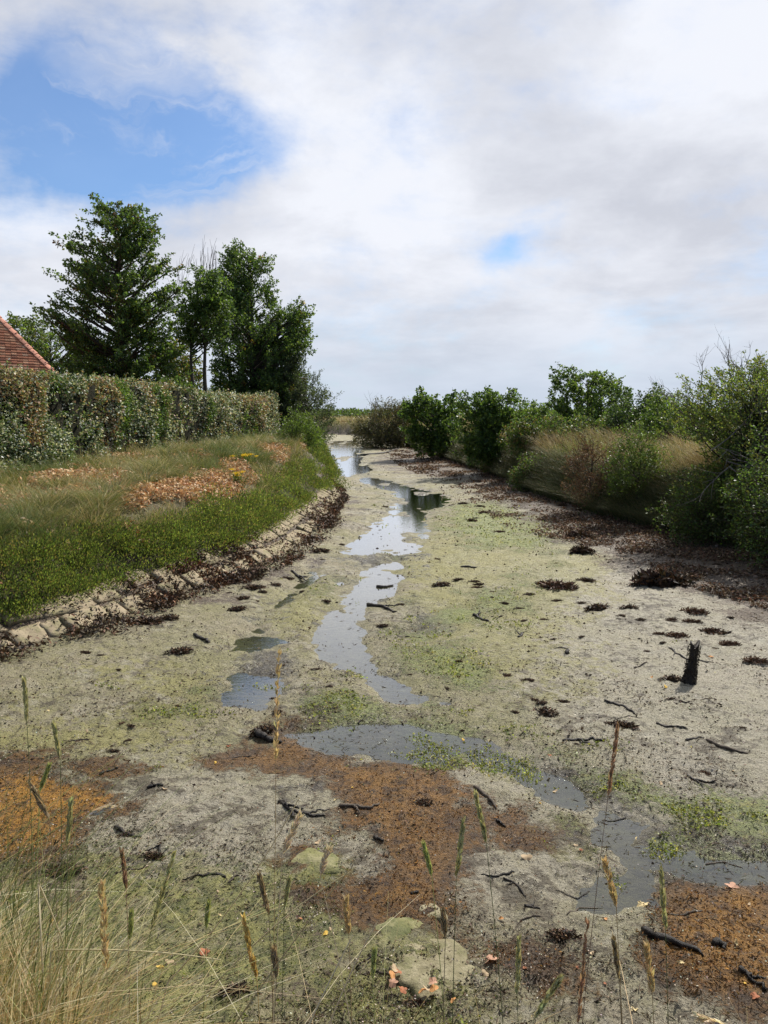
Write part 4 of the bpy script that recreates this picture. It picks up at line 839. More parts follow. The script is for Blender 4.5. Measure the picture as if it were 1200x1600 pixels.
make_tree('shrub', 'mid green thicket filling the skyline between the low dark shrub and the big twiggy shrub', 'shrub', 28, 1065, 1.4, [(705, 1010, 1110), (685, 1005, 1110), (665, 1010, 1110), (645, 1018, 1105), (628, 1030, 1100)], ncl=60, twigs=8, tlen=.3, nl=22, leaf=(.09, .05), cols=[MG, DG, LG], trunk_r=.05, up=.7, cs=.22, seed=24)
make_tree('shrub', 'broad low green thicket under the spreading tree on the right bank', 'shrub', 33, 935, 1.4, [(708, 860, 1010), (690, 850, 1010), (672, 855, 1005), (655, 865, 1000)], ncl=80, twigs=8, tlen=.3, nl=22, leaf=(.10, .06), cols=[MG, DG, (.12, .13, .05)], trunk_r=.05, up=.6, cs=.24, seed=25, depth=.7)
make_tree('shrub', 'low dark thicket between the dense dark tree and the left bramble clump', 'shrub', 34, 850, 1.3, [(706, 800, 900), (690, 795, 900), (672, 800, 895), (658, 812, 880)], ncl=46, twigs=8, tlen=.3, nl=22, leaf=(.10, .06), cols=[MG, DG, (.14, .12, .05)], trunk_r=.05, up=.6, cs=.22, seed=26, depth=.7)

# ------------------------------------------------------------------ stone foot of the left bank
def stone_mat(name, c1, c2, moss, sc=7):
    m, b = mat(name); co = b.n('ShaderNodeTexCoord').outputs['Object']; g = b.n('ShaderNodeNewGeometry').outputs['Position']
    n = b.noise(g, sc, 8, .68); n2 = b.noise(g, sc * 7, 5, .7); n3 = b.noise(g, 5.5, 9, .68)
    c = b.mix(b.step(n, .4, .6), c1, c2); c = b.mix(b.m('MULTIPLY', b.step(n3, .46, .6), .7), c, moss); c = b.mix(b.step(n2, .58, .7), c, (.07, .055, .04))
    b.out(b.princ(c, .85, .25, b.bump(b.m('ADD', n, b.m('MULTIPLY', n2, .4)), .03, .8))); return m
M_STONE = stone_mat('sandstone', (.25, .20, .13), (.34, .275, .18), (.22, .20, .10))
M_FLAT = stone_mat('silted_stone', (.20, .175, .10), (.29, .255, .16), (.12, .12, .045), 8)
def rough_block(L, W, H, rng, nx=7, ny=6):
    """a worn block with rounded, uneven edges; top and bottom sheets joined by a rim"""
    u = np.linspace(-1, 1, nx); v = np.linspace(-1, 1, ny); U, Vv = np.meshgrid(u, v); k1, k2 = rng.uniform(-.12, .12, 2)
    X = U * L / 2 * (1 + 2 * k1 * Vv); Y = Vv * W / 2 * (1 + 1.5 * k2 * U)
    j = rng.normal(size=U.shape); e = np.maximum(np.abs(U), np.abs(Vv)); X = X + j * .008; Y = Y + rng.normal(size=U.shape) * .008
    Z = H / 2 * (1 - .3 * sstep(e, .85, 1.0)) + rng.normal(size=U.shape) * .006 + .012 * np.sin(U * 2 + rng.random() * 6)
    top = np.stack([X, Y, Z], -1).reshape(-1, 3); bot = np.stack([X, Y, 0 * Z - H / 2], -1).reshape(-1, 3); n = nx * ny
    F = grid_faces(ny, nx); r = list(range(nx)) + [nx - 1 + nx * i for i in range(1, ny)] + [n - 1 - i for i in range(1, nx)] + [nx * i for i in range(ny - 2, 0, -1)]
    r = np.array(r); r2 = np.roll(r, -1); rim = np.stack([r, r + n, r2 + n, r2], 1)
    return np.concatenate([top, bot]), np.concatenate([F, F[:, ::-1] + n, rim])
def revetment():
    g = np.random.default_rng(21); o0 = np.array([-4.5, 11.0, 0]); root = empty('stone_revetment', tuple(o0), 'sloping pavement of pale worn stone slabs along the foot of the left bank', 'stone wall')
    y = 7.6; cnt = 0
    rows = [(.22, .40), (.66, .40)]
    for ri, (tc, wd) in enumerate(rows):
        y = 7.3 + ri * .2
        while y < 28.5 and cnt < 50 * (ri + 1):
            L = g.uniform(.30, .66) * (1 if y < 15 else 1.1); ym = y + L * .5; s = (XL(ym + .3) - XL(ym - .3)) / .6; tv = unit(np.array([s, 1.0])); nv = np.array([-tv[1], tv[0]])
            t = tc + g.normal() * .035; px = XL(ym) + nv[0] * t; py = ym + nv[1] * t; z = land(np.array([px]), np.array([py]))[0]
            V, Fq = rough_block(L * .93, wd * .92, .09, g)
            a = math.atan(.5) + g.normal() * .05; ca, sa = math.cos(a), math.sin(a)
            if g.random() < .25: a2 = g.normal() * .2
            else: a2 = g.normal() * .03
            Xl = V[:, 0] * math.cos(a2) - V[:, 1] * math.sin(a2); Yl = V[:, 0] * math.sin(a2) + V[:, 1] * math.cos(a2)
            Yw = Yl * ca - V[:, 2] * sa; Zw = Yl * sa + V[:, 2] * ca
            P = np.stack([tv[0] * Xl + nv[0] * Yw, tv[1] * Xl + nv[1] * Yw, Zw], 1)
            o = link('slab', new_mesh('slab', P, Fq, None, False, [M_STONE]), root); o.location = (px - o0[0], py - o0[1], z + .022 + g.normal() * .014)
            cnt += 1; y = y + L * (XR(0) * 0 + 1) / math.hypot(1, s) * 1.0
revetment()
# ------------------------------------------------------------------ seaweed and debris lying on the mud
WD = [(.055, .036, .022), (.10, .058, .032), (.035, .025, .018), (.15, .085, .045)]
def lying(n, x, y, size, cols, w=None, zr=.02, flat=.35, asp=.4, z0=.004):
    s = len(x); P = np.stack([x, y, np.maximum(land(x, y), -.004) + z0 + zr * RNG.random(s)], 1); ax = rv(s); ax[:, 2] = ax[:, 2] * flat
    sz = size * (.5 + RNG.random(s)); return leaf_geo(P - unit(ax) * sz[:, None] * .5, ax, sz, sz * asp, palette(s, cols, w, .25), .3)
def litter_stuff():
    global RNG; RNG = np.random.default_rng(22)
    parts = []
    n = 90000; y = scatter_y(n, 7, 32, .8); t = -.55 + 1.35 * RNG.random(n); t = np.where(y > 22, np.maximum(t, -.22 + .3 * RNG.random(n)), t); x = XL(y) - t
    dens = .03 + .95 * sstep(y, 11.8, 13.2) * sstep(y, 19.5, 15) + .75 * sstep(y, 17, 21) * (np.exp(-((t + .05) / .35) ** 2)); dens = dens * np.exp(-((t - .2) / .62) ** 2)
    dens = dens + .55 * np.exp(-((t + .08) / .2) ** 2) * (.3 + .7 * sstep(y, 10.5, 12.5)); dens *= .20 + 1.6 * sstep(fbm(x, y, 1.3, 3, 61), .42, .58)
    k = RNG.random(n) < dens; x, y, t = x[k], y[k], t[k]; lump = sstep(fbm(x, y, 2.2, 3, 62), .4, .65)
    s = len(x); P = np.stack([x, y, land(x, y) + .02 + (.05 + .12 * lump) * RNG.random(s) + np.clip(t, 0, .7) * .06], 1); ax = rv(s); ax[:, 2] *= .7
    c = palette(s, WD, [3, 3, 2, 1.6], .25); c[lump < .35] *= np.array([1.5, 1.3, 1.2]); sz = (.055 + .0012 * y) * (.6 + .8 * RNG.random(s))
    V, Fq, C = leaf_geo(P, ax, sz, sz * .38, np.clip(c, 0, .9), .3)
    tag(link('seaweed', new_mesh('seaweed', V, Fq, {'col': C}, False, [M_WEED])), 'dark brown wrack heaped along the foot of the stone slabs', 'seaweed', None, 'stuff')
    # brown wrack along the right foot
    n = 150000; y = scatter_y(n, 8, 80, .8); x = XR(y) + .5 - 4.0 * RNG.random(n) ** 1.4; r = tr(x, y); k = (np.abs(x) < .62 * (y + 2))
    x, y, r = x[k], y[k], r[k]; dk = np.maximum(region(x, y, DARK, .5), .9 * sstep(r, -1.0, -.1)); k = RNG.random(len(x)) < sstep(dk * .8 + (fbm(x, y, 1.2, 4, 63) - .5) * 2.6, .42, .9) * .75 + .02; x, y = x[k], y[k]
    parts = [lying(0, x, y, .045 + .0016 * y, [(.12, .08, .05), (.19, .125, .075), (.06, .042, .028), (.28, .20, .13), (.45, .38, .30)], [4, 4, 3, .7, .25], .07, .5, .4)]
    V, Fq, C = merge(parts)
    tag(link('beach_wrack', new_mesh('beach_wrack', V, Fq, {'col': C}, False, [M_DRY])), 'broad brown carpet of wrack on the mud below the right bank', 'seaweed', None, 'stuff')
    # crumbs, shells, twigs and specks over the whole mud
    n = 230000; y = scatter_y(n, 3.4, 60, 1.15); x = (RNG.random(n) - .5) * 1.25 * (y + 1.2); k = (tl(x, y) < .1) & (tr(x, y) < .1); x, y = x[k], y[k]
    f = fbm(x, y, 1.7, 4, 64); f2 = fbm(x, y, .5, 3, 65); k = RNG.random(len(x)) < .16 + .8 * sstep(f * .7 + f2 * .3, .48, .64); x, y = x[k], y[k]; k = (land(x, y) > .006) | (RNG.random(len(x)) < .12); x, y = x[k], y[k]; h = len(x)
    pick = RNG.random(h) < .75
    a = lying(0, x[pick], y[pick], (.005 + .0017 * y[pick]) * (.5 + 1.3 * RNG.random(pick.sum()) ** 3), [(.06, .045, .03), (.10, .078, .05), (.035, .026, .018), (.14, .11, .07)], None, .006, .3, .55)
    q = ~pick; b_ = lying(0, x[q], y[q], .007 + .001 * y[q], [(.30, .25, .18), (.42, .38, .31), (.20, .13, .08), (.5, .46, .38)], None, .006, .4, .6)
    n = 16000; y2 = scatter_y(n, 3.5, 45, 1.0); x2 = (RNG.random(n) - .5) * 1.25 * (y2 + 1.2); k = (tl(x2, y2) < 0) & (tr(x2, y2) < 0) & (fbm(x2, y2, .8, 3, 66) > .47); x2, y2 = x2[k], y2[k]
    c_ = lying(0, x2, y2, .04 + .003 * y2, [(.05, .038, .026), (.09, .07, .045)], None, .008, .12, .10)
    V, Fq, C = merge([a, b_, c_])
    tag(link('mud_debris', new_mesh('mud_debris', V, Fq, {'col': C}, False, [M_DRY])), 'countless small dark crumbs and pale specks strewn over the mud', 'debris', None, 'stuff')
    # green weed fronds and rusty algae tufts
    n = 330000; y = scatter_y(n, 3.6, 34, 1.1); x = (RNG.random(n) - .5) * 1.3 * (y + 1); k = (tl(x, y) < 0) & (tr(x, y) < 0); x, y = x[k], y[k]
    g = region(x, y, GREEN, .45); nz = (fbm(x, y, 2.4, 4, 67) - .5) * 1.3; kg = RNG.random(len(x)) < sstep(g * .9 + nz * 1.4, .46, .9) * .8
    og = region(x, y, ORANGE, .35); ko = (~kg) & (RNG.random(len(x)) < sstep(og + nz, .5, .8) * .28)
    mo = region(x, y, MOSS, .4); km = (~kg) & (~ko) & (RNG.random(len(x)) < sstep(mo + nz, .55, .95) * .10)
    lf = np.clip((x[kg] - 0) / 4, 0, 1)
    P1 = lying(0, x[kg], y[kg], .012 + .0016 * y[kg], [(.15, .19, .045), (.24, .27, .08), (.32, .33, .15), (.10, .125, .04)], None, .02, .8, .6)
    P2 = lying(0, x[ko], y[ko], .014 + .001 * y[ko], [(.14, .066, .02), (.22, .105, .025), (.08, .042, .018), (.34, .18, .035)], [3, 2, 3, .6], .012, .6, .35)
    P3 = lying(0, x[km], y[km], .014 + .001 * y[km], [(.06, .085, .02), (.12, .14, .035), (.03, .04, .012)], None, .012, .6, .4)
    for nm, P, lb, ct in (('green_weed', P1, 'fine bright green weed lying in mats beside the water', 'green weed'), ('rusty_algae', P2, 'rust brown and orange algae tufts matted on the mud', 'algae'), ('mud_moss', P3, 'short olive algae growing on the mud in the foreground', 'algae')):
        V, Fq, C = P; tag(link(nm, new_mesh(nm, V, Fq, {'col': C}, False, [M_LEAF if nm != 'rusty_algae' else M_DRY])), lb, ct, None, 'stuff')
litter_stuff()
# heaps of wrack one can count
def clump_mesh(seed, n=620, col=WD, H=.16, spiky=False):
    global RNG; RNG = np.random.default_rng(300 + seed); o = rv(n); o[:, 2] = np.abs(o[:, 2]); r = RNG.random((n, 1)) ** .5
    ang = np.arctan2(o[:, 1], o[:, 0]); rad = .75 + .3 * np.sin(ang * 2 + seed) * .6 + .15 * np.sin(ang * 5 + seed * 2)
    P = o * r * np.stack([rad * .5, rad * .32, np.full(n, H)], 1); ax = unit(rv(n) * np.array([1, .8, .6]) + (np.array([0, 0, 1.3]) * (RNG.random((n, 1)) < .3) if spiky else 0)); L = (.09 + .09 * RNG.random(n)) * (1.3 if spiky else 1)
    V, Fq, C = leaf_geo(P, ax, L, L * .28, palette(n, col, None, .3), .3); me = new_mesh('seaweed_clump', V, Fq, {'col': C}, False, [M_WEED]); return me
CM = [clump_mesh(i) for i in range(4)] + [clump_mesh(9, 700, [(.10, .05, .028), (.14, .075, .04), (.05, .028, .018)], .10), clump_mesh(8, 900, WD, .26, True), clump_mesh(5, 700, [(.09, .05, .03), (.13, .07, .04), (.06, .035, .025)], .08)]
CL = [  # u, v, width px, mesh, label, group
 (1030, 918, 92, 5, 'large bristling dark heap of seaweed above the stump on the right', None), (872, 924, 70, 4, 'rust brown flat seaweed patch, leftmost of the right hand patches', None),
 (932, 957, 54, 1, 'dark round seaweed clump on pale mud left of the bristling heap', None), (915, 912, 32, 2, 0, 0), (848, 918, 26, 0, 0, 0), (983, 956, 34, 3, 0, 0), (1000, 975, 24, 1, 0, 0), (970, 970, 20, 0, 0, 0), (1085, 963, 48, 4, 0, 0), (1052, 975, 32, 6, 0, 0), (1082, 979, 34, 4, 0, 0),
 (1115, 993, 62, 6, 'widest rust coloured seaweed patch just above the stump', None), (1030, 996, 22, 4, 0, 0), (1058, 1001, 40, 4, 'rusty seaweed patch directly behind the top of the stump', None), (1140, 1012, 38, 4, 0, 0), (1182, 1041, 44, 4, 'rust brown seaweed patch at the right edge level with the stump', None), (1141, 972, 14, 2, 0, 0),
 (1050, 1070, 40, 3, 'small dark seaweed heap against the left foot of the stump', None), (908, 868, 40, 5, 0, 0), (905, 845, 44, 5, 'dark spiky seaweed lump at the edge of the wrack carpet', None), (1080, 910, 40, 1, 0, 0), (1170, 940, 60, 2, 0, 0),
 (371, 962, 34, 1, 'dark oval seaweed clump below the slabs, nearest the stream', None), (380, 944, 26, 0, 0, 1), (396, 930, 40, 2, 0, 1), (350, 918, 60, 3, 0, 1), (430, 923, 24, 1, 0, 1), (448, 912, 26, 2, 0, 1), (500, 871, 36, 0, 'isolated seaweed tuft on the left mud beside the water', None), (280, 1030, 52, 1, 'lone dark seaweed clump on the left mud above the brown pool', None), (132, 1035, 26, 0, 0, 1), (230, 985, 60, 2, 0, 1), (265, 978, 40, 3, 0, 1),
 (690, 921, 34, 1, 'dark seaweed tuft right of the stream in mid picture', None), (412, 1152, 56, 1, 'black seaweed heap behind the broken wood near the rusty patch', None), (661, 1264, 42, 1, 'small black clump in the middle of the rusty algae', None), (975, 1140, 46, 2, 'dark clump on the right mud between two long sticks', None), (824, 1072, 26, 0, 0, 2), (850, 1120, 50, 3, 0, 2), (878, 1105, 26, 2, 0, 2), (1102, 1215, 28, 4, 'small rust brown clump below the curved stick on the right', None), (832, 1102, 24, 4, 0, 2), (790, 1062, 24, 4, 0, 2),
 (200, 1312, 30, 1, 'black clump at the edge of the mossy mud on the left', None), (240, 1352, 44, 2, 'dark clump in the mossy mud right of the orange patch', None), (880, 1475, 60, 2, 'dark green black weed tuft in the lower right foreground', None), (650, 1585, 50, 3, 'dark weed tuft at the bottom edge beside the fallen orange leaves', None), (370, 1560, 60, 1, 'black weed clump behind the straw grass at the bottom', None), (100, 1375, 70, 0, 'dark clump at the lower rim of the orange algae', None), (478, 690, 1, 0, 0, 9)]
GRP = {3: ('very small dark tuft of weed, one of many dotted over the open mud', 'tiny weed tufts dotted over the mud'), 0: ('small brown seaweed patch scattered on the pale mud right of the stream', 'small seaweed patches on the right mud'), 1: ('small dark seaweed clump below the stone slabs', 'seaweed clumps below the slabs'), 2: ('small dark tuft on the olive mud between stream and stump', 'dark tufts in mid mud')}
def clumps():
    g = np.random.default_rng(33)
    for k in range(170):               # scattered tufts, denser toward the right bank
        v = 790 + 420 * g.random() ** 1.5; u = g.uniform(150, 1190); pp = G(u, v)
        if tl(pp[0], pp[1]) > -.4 or tr(pp[0], pp[1]) > -.2 or fbm(pp[:1], pp[1:2], .7, 3, 88)[0] < .44: continue
        if land(pp[:1], pp[1:2])[0] < .02: continue
        CL.append((u, v, g.uniform(9, 24), int(g.integers(0, 5)), 0, 3))
    for i, (u, v, wpx, k, lab, grp) in enumerate(CL):
        if wpx < 5: continue
        p = G(u, v); z = max(0, land(p[:1], p[1:2])[0]); dpt = p[1] * math.cos(PITCH) + (CAM_H) * math.sin(PITCH); s = wpx / F * dpt / .95
        o = link('seaweed_clump', CM[k], None, (p[0], p[1], z - .005)); o.scale = (s, s * g.uniform(.75, 1.15), min(s, 1.1) * .8); o.rotation_euler.z = g.normal() * .2
        if lab: tag(o, lab, 'seaweed')
        else: tag(o, GRP[grp][0], 'seaweed', GRP[grp][1])
clumps()
# sticks
def stick(name, px, r, label, cat='stick', m_=None, fork=None, lift=0.0, group=None, seed=0):
    g = np.random.default_rng(500 + seed); P = np.array([G(u, v) for u, v in px]); L = np.concatenate([[0], np.cumsum(np.linalg.norm(np.diff(P, axis=0), axis=1))]); m = 14
    t = np.linspace(0, L[-1], m); C = np.stack([np.interp(t, L, P[:, i]) for i in range(3)], 1); C[:, :2] += g.normal(size=(m, 2)) * r * .35; C[:, 2] = np.maximum(land(C[:, 0], C[:, 1]), 0) + r * (.15 if name == 'twig' else .45) + lift * np.sin(np.linspace(0, 3.1, m))
    rad = r * np.linspace(1, .45, m) * (1 + g.normal(size=m) * .12); rad[0] *= .6; rad[-1] *= .3; lines = [C]; rads = [rad]
    if fork:
        for i, (u, v) in enumerate(fork):
            e = G(u, v); j = 4 + 3 * i; F_ = np.linspace(C[j], [e[0], e[1], max(0, land(e[:1], e[1:2])[0]) + r], m); F_[1:-1] += g.normal(size=(m - 2, 3)) * r * .3; lines.append(F_); rads.append(rad[j] * np.linspace(.8, .25, m))
    o0 = C[0].copy(); V, Fq = tubes(np.array(lines) - o0, np.array(rads), 7); caps = []
    for b0 in range(len(lines)):
        s_ = b0 * m * 7; caps += [list(range(s_, s_ + 7))[::-1], list(range(s_ + (m - 1) * 7, s_ + m * 7))]
    return tag(link(name, new_mesh(name, V, [Fq, np.array(caps)], None, True, [m_ or M_WETWOOD]), None, tuple(o0)), label, cat, group)
ST = [([(1000, 1472), (1030, 1480), (1060, 1492), (1098, 1510)], .028, 'thick black waterlogged branch on the rusty algae at lower right', None), ([(1105, 1165), (1125, 1178), (1148, 1186), (1170, 1188)], .020, 'curved black stick lying on pale mud far right', None),
 ([(574, 945), (598, 953), (620, 962)], .035, 'short thick black branch at the right side of the stream', [(622, 955)]), ([(588, 917), (600, 918), (615, 915)], .03, 'small black wood piece standing out in the stream pool', None),
 ([(944, 1102), (965, 1108), (985, 1118), (995, 1126)], .018, 'thin bent stick with a knob end on the right mud', None), ([(1024, 1136), (1040, 1141), (1075, 1147)], .014, 'slim dark stick beside a dark clump on the right', None), ([(1070, 1166), (1085, 1164), (1100, 1160)], .014, 'short dark stick left of the curved black one', None),
 ([(880, 1165), (905, 1163), (925, 1160), (945, 1170)], .018, 'forked dark stick on the olive mud right of the green weed', [(930, 1178)]), ([(1070, 1222), (1090, 1230), (1120, 1232)], .014, 'thin forked stick near the small rust brown clump', [(1100, 1240)]), ([(1045, 1018), (1058, 1030), (1075, 1038), (1112, 1043)], .018, 'thin twiggy branch lying behind the stump', [(1052, 1034)]),
 ([(740, 965), (752, 972), (765, 975)], .03, 'short upturned black wood stub in the mid mud', [(750, 962)]), ([(810, 1002), (815, 998), (818, 992)], .02, 'tiny upright black twig on the mud left of the stump', [(805, 990)]), ([(885, 1030), (888, 1022)], .03, 'stubby black peg of wood left of the stump', None), ([(720, 890), (745, 892)], .03, 'flat dark stick on the mud right of the stream bend', None),
 ([(400, 1155), (418, 1163), (440, 1170)], .04, 'broken black plank end in the seaweed heap near the rusty patch', None), ([(437, 1262), (452, 1276), (462, 1290)], .022, 'dark curved root at the left tip of the rusty patch', [(475, 1278)]), ([(458, 1280), (480, 1286), (510, 1286)], .015, 'dark slender twig joined by the curved root', [(516, 1278)]),
 ([(530, 1273), (560, 1272), (580, 1278), (594, 1268)], .018, 'pale grey forked twig bent upward on the rusty algae', [(562, 1284)]), ([(742, 1240), (760, 1258), (777, 1276)], .018, 'straight weathered twig on the grey mud right of the rusty patch', None), ([(585, 1320), (598, 1330)], .018, 'short black twig at the right rim of the central rusty patch', None),
 ([(786, 1385), (800, 1390), (815, 1405), (822, 1415)], .009, 'hooked wiry twig on the grey mud in the lower middle', [(790, 1395)]), ([(820, 1430), (845, 1432)], .012, 'pair of thin dark twigs below the hooked one', [(835, 1422)]), ([(182, 1302), (205, 1315), (222, 1320)], .018, 'black stick slanting toward the mossy mud at left', None), ([(232, 1246), (255, 1244)], .018, 'small dark stick on the grey mud above the mossy area', None),
 ([(155, 1220), (172, 1214), (186, 1209)], .013, 'small dark twig on the grey mud near the orange patch', [(160, 1213)]), ([(305, 1003), (318, 1010), (326, 1016)], .03, 'short dark stick on the left mud above the brown pool', None), ([(385, 775), (400, 770)], .001, '', None), ([(455, 900), (470, 906), (482, 903)], .03, 'dark branch at the left edge of the narrow water channel', [(480, 910)]),
 ([(1155, 1530), (1175, 1545), (1199, 1560)], .018, 'forked black branch at the right edge near the bottom', [(1195, 1548)]), ([(1118, 1490), (1130, 1500)], .03, 'short black wood knot on the orange algae at lower right', None), ([(568, 712), (600, 710), (625, 703)], .09, 'long dark log at the far right edge of the stream', None), ([(1160, 995), (1199, 985)], .001, '', None), ([(775, 1295), (790, 1302)], .014, 'small stick between the two rusty patches', None), ([(498, 1350), (520, 1358)], .012, 'thin black twig on the mossy stone', None), ([(640, 1410), (655, 1404)], .012, 'tiny twig on the central rusty algae', None), ([(990, 1050), (1012, 1046)], .010, 'fine twig on pale mud left of the stump', None), ([(1060, 1103), (1085, 1112)], .009, 'thin wavy twig on pale mud below the stump', None), ([(1130, 1150), (1190, 1152)], .001, '', None)]
for i, (p, r, lb, fk) in enumerate(ST):
    if lb: stick('stick' if r < .05 else 'log', p, r, lb, 'stick' if r < .05 else 'log', M_OLDWOOD if ('pale' in lb or 'weathered' in lb) else None, fk, 0, None, i)
g = np.random.default_rng(66); n_ = 0
while n_ < 22:
    u, v = g.uniform(60, 1190), g.uniform(860, 1560); pp = G(u, v)
    if tl(pp[0], pp[1]) > -.3 or tr(pp[0], pp[1]) > -.2: continue
    a = g.uniform(-.5, .5) + (3.14 if g.random() < .5 else 0); Lk = g.uniform(.12, .38); px = []
    for f in (0, .5, 1):
        wx = pp[0] + math.cos(a) * Lk * f + g.normal() * .02; wy = pp[1] + math.sin(a) * Lk * f + g.normal() * .03; c_, s_ = math.cos(PITCH), math.sin(PITCH); dz = -CAM_H
        dep_ = wy * c_ - dz * s_; px.append((600 + F * wx / dep_, 800 - F * (wy * s_ + dz * c_) / dep_))
    stick('twig', px, g.uniform(.005, .011), 'short thin loose twig, one of many strewn over the mud', 'twig', M_OLDWOOD if g.random() < .5 else None, None, 0, 'loose twigs strewn over the mud', 700 + n_); n_ += 1
# ------------------------------------------------------------------ the stump
def stump():
    p = G(1077, 1075); root = empty('stump', (p[0], p[1], 0.0), 'blackened upright stump with a split top standing in the pale mud', 'stump')
    g = np.random.default_rng(71); nk, nr = 22, 34; H = .60; V = []
    for i in range(nr):
        f = i / (nr - 1); h = f * H
        r = .058 + .055 * math.exp(-f * 6) + .012 * math.sin(f * 5 + 1); cx = .035 * f ** 1.2 - .045 * math.exp(-f * 5)
        for k in range(nk):
            a = 2 * math.pi * k / nk; rr = r * (1 + .16 * math.sin(a * 3 + f * 3) + .10 * math.sin(a * 7 + 2 * f) + g.normal() * .07)
            V.append([cx + rr * math.cos(a) * 1.0, rr * .85 * math.sin(a), h - .05 + (abs(math.cos(a)) ** 1.5 * .08 - .04) * max(0, f - .85) / .15 * (1 if f > .85 else 0)])
    V = np.array(V); F_ = []
    for i in range(nr - 1):
        for k in range(nk): F_.append([i * nk + k, i * nk + (k + 1) % nk, (i + 1) * nk + (k + 1) % nk, (i + 1) * nk + k])
    n = len(V); top = V[-nk:].mean(0) - [0, 0, .07]; V = np.concatenate([V, [top]]); tri = np.array([[n - nk + k, n - nk + (k + 1) % nk, n] for k in range(nk)])
    link('wood', new_mesh('wood', V, [np.array(F_), tri], None, True, [M_WETWOOD]), root)
    n = 900; f = RNG.random(n) ** 1.3; a = RNG.random(n) * 6.28; r = .06 + .07 * np.exp(-f * 7); cx = .035 * f ** 1.2 - .045 * np.exp(-f * 5)
    P = np.stack([cx + r * np.cos(a), r * .85 * np.sin(a), f * H * .93 - .03], 1); ax = unit(np.stack([np.cos(a), np.sin(a), -.8 + 0 * a], 1) + rv(n) * .6)
    V, Fq, C = leaf_geo(P, ax, .028, .012, palette(n, [(.03, .022, .016), (.02, .015, .011), (.06, .045, .03)], None, .2), .2)
    link('seaweed_fringe', new_mesh('seaweed_fringe', V, Fq, {'col': C}, False, [M_WEED]), root)
stump()
# ------------------------------------------------------------------ flat silted stones in the foreground
def flat_stone(px, h, label, seed, m_=None):
    g = np.random.default_rng(seed); P = np.array([G(u, v) for u, v in px])[:, :2]; c = P.mean(0); Q = P - c; a = np.arctan2(Q[:, 1], Q[:, 0]); o = np.argsort(a); a = a[o]; r = np.hypot(*Q[o].T)
    nk, nr = 44, 12; th = np.linspace(-np.pi, np.pi, nk, endpoint=False); R1 = np.interp(th, np.concatenate([a - 2 * np.pi, a, a + 2 * np.pi]), np.tile(r, 3)) * (1 + .07 * np.sin(th * 5 + seed) + np.convolve(np.tile(g.normal(size=nk), 3), [.25, .5, .25], 'same')[nk:2 * nk] * .07)
    V = []; z0 = land(np.array([c[0]]), np.array([c[1]]))[0]
    for i in range(nr):
        f = (i + .2) / (nr - .8); hh = h * (1 - f ** 2.5) - .06 * (f > .999)
        x = R1 * f * np.cos(th); y = R1 * f * np.sin(th); V += list(np.stack([x, y, hh + (fbm(x + 5, y + 5, 6, 4, seed) - .5) * .05 - .012], 1))
    V = np.array(V); F_ = [[i * nk + k, (i + 1) * nk + k, (i + 1) * nk + (k + 1) % nk, i * nk + (k + 1) % nk] for i in range(nr - 1) for k in range(nk)]
    return tag(link('flat_stone', new_mesh('flat_stone', V, [np.array(F_), np.arange(nk)[None, :]], None, True, [m_ or M_FLAT]), None, (c[0], c[1], z0)), label, 'stone')
M_MOSSY = stone_mat('mossy_stone', (.17, .165, .065), (.25, .23, .12), (.08, .095, .035), 9)
flat_stone([(640, 1485), (700, 1478), (738, 1510), (735, 1555), (700, 1580), (640, 1572), (612, 1540), (618, 1500)], .022, 'pale khaki flat stone ringed by fallen leaves at the bottom', 3)
flat_stone([(455, 1345), (510, 1338), (540, 1355), (535, 1372), (480, 1368), (440, 1360)], .045, 'green mossy hump at the lower left of the rusty algae', 4, M_MOSSY)
flat_stone([(600, 1448), (640, 1440), (668, 1465), (640, 1480), (600, 1500), (575, 1480)], .03, 'olive mossy stone just above the pale khaki one', 5, M_MOSSY)
flat_stone([(655, 1424), (690, 1428), (700, 1444), (672, 1446)], .03, 'little green stone between mossy stone and rusty algae', 6, M_FLAT)
# ------------------------------------------------------------------ fallen leaves on the mud
def lobed_leaf_mesh(kind, col, seed):
    g = np.random.default_rng(seed); n = 40; th = np.linspace(0, 2 * np.pi, n, endpoint=False)
    if kind == 'maple': r = .62 + .38 * np.abs(np.cos(th * 2.5)) ** .8 * (1 - .25 * (np.cos(th) < -.5)) - .1 * np.abs(np.sin(th * 7.5))
    elif kind == 'oak': r = (.85 + .15 * np.cos(th * 8)) / np.sqrt((np.cos(th)) ** 2 + (np.sin(th) / .48) ** 2)
    else: r = 1 / np.sqrt(np.cos(th) ** 2 + (np.sin(th) / .55) ** 2)
    r = r * .5 * (1 + g.normal(size=n) * .03); V = [[0, 0, .03]]; 
    for f in (.5, 1): V += [[r[i] * f * math.cos(th[i]), r[i] * f * math.sin(th[i]), .05 + .22 * f * math.sin(th[i] * 1 + seed) * .5 + .1 * f * math.cos(2 * th[i] + seed)] for i in range(n)]
    V = np.array(V, float); tri = np.array([[0, 1 + i, 1 + (i + 1) % n] for i in range(n)]); q = np.array([[1 + i, 1 + n + i, 1 + n + (i + 1) % n, 1 + (i + 1) % n] for i in range(n)])
    C = np.tile(np.array(col), (len(V), 1)) * (1 + g.normal(size=(len(V), 1)) * .1); return new_mesh('fallen_leaf', V, [tri, q], {'col': C}, True, [M_DRY])
LM = {'pink': lobed_leaf_mesh('maple', (.52, .30, .20), 1), 'pale': lobed_leaf_mesh('oak', (.62, .50, .26), 2), 'orange': lobed_leaf_mesh('oval', (.55, .27, .10), 3), 'brown': lobed_leaf_mesh('maple', (.36, .14, .07), 4), 'yellow': lobed_leaf_mesh('oval', (.65, .42, .08), 5), 'tan': lobed_leaf_mesh('oval', (.48, .36, .22), 6)}
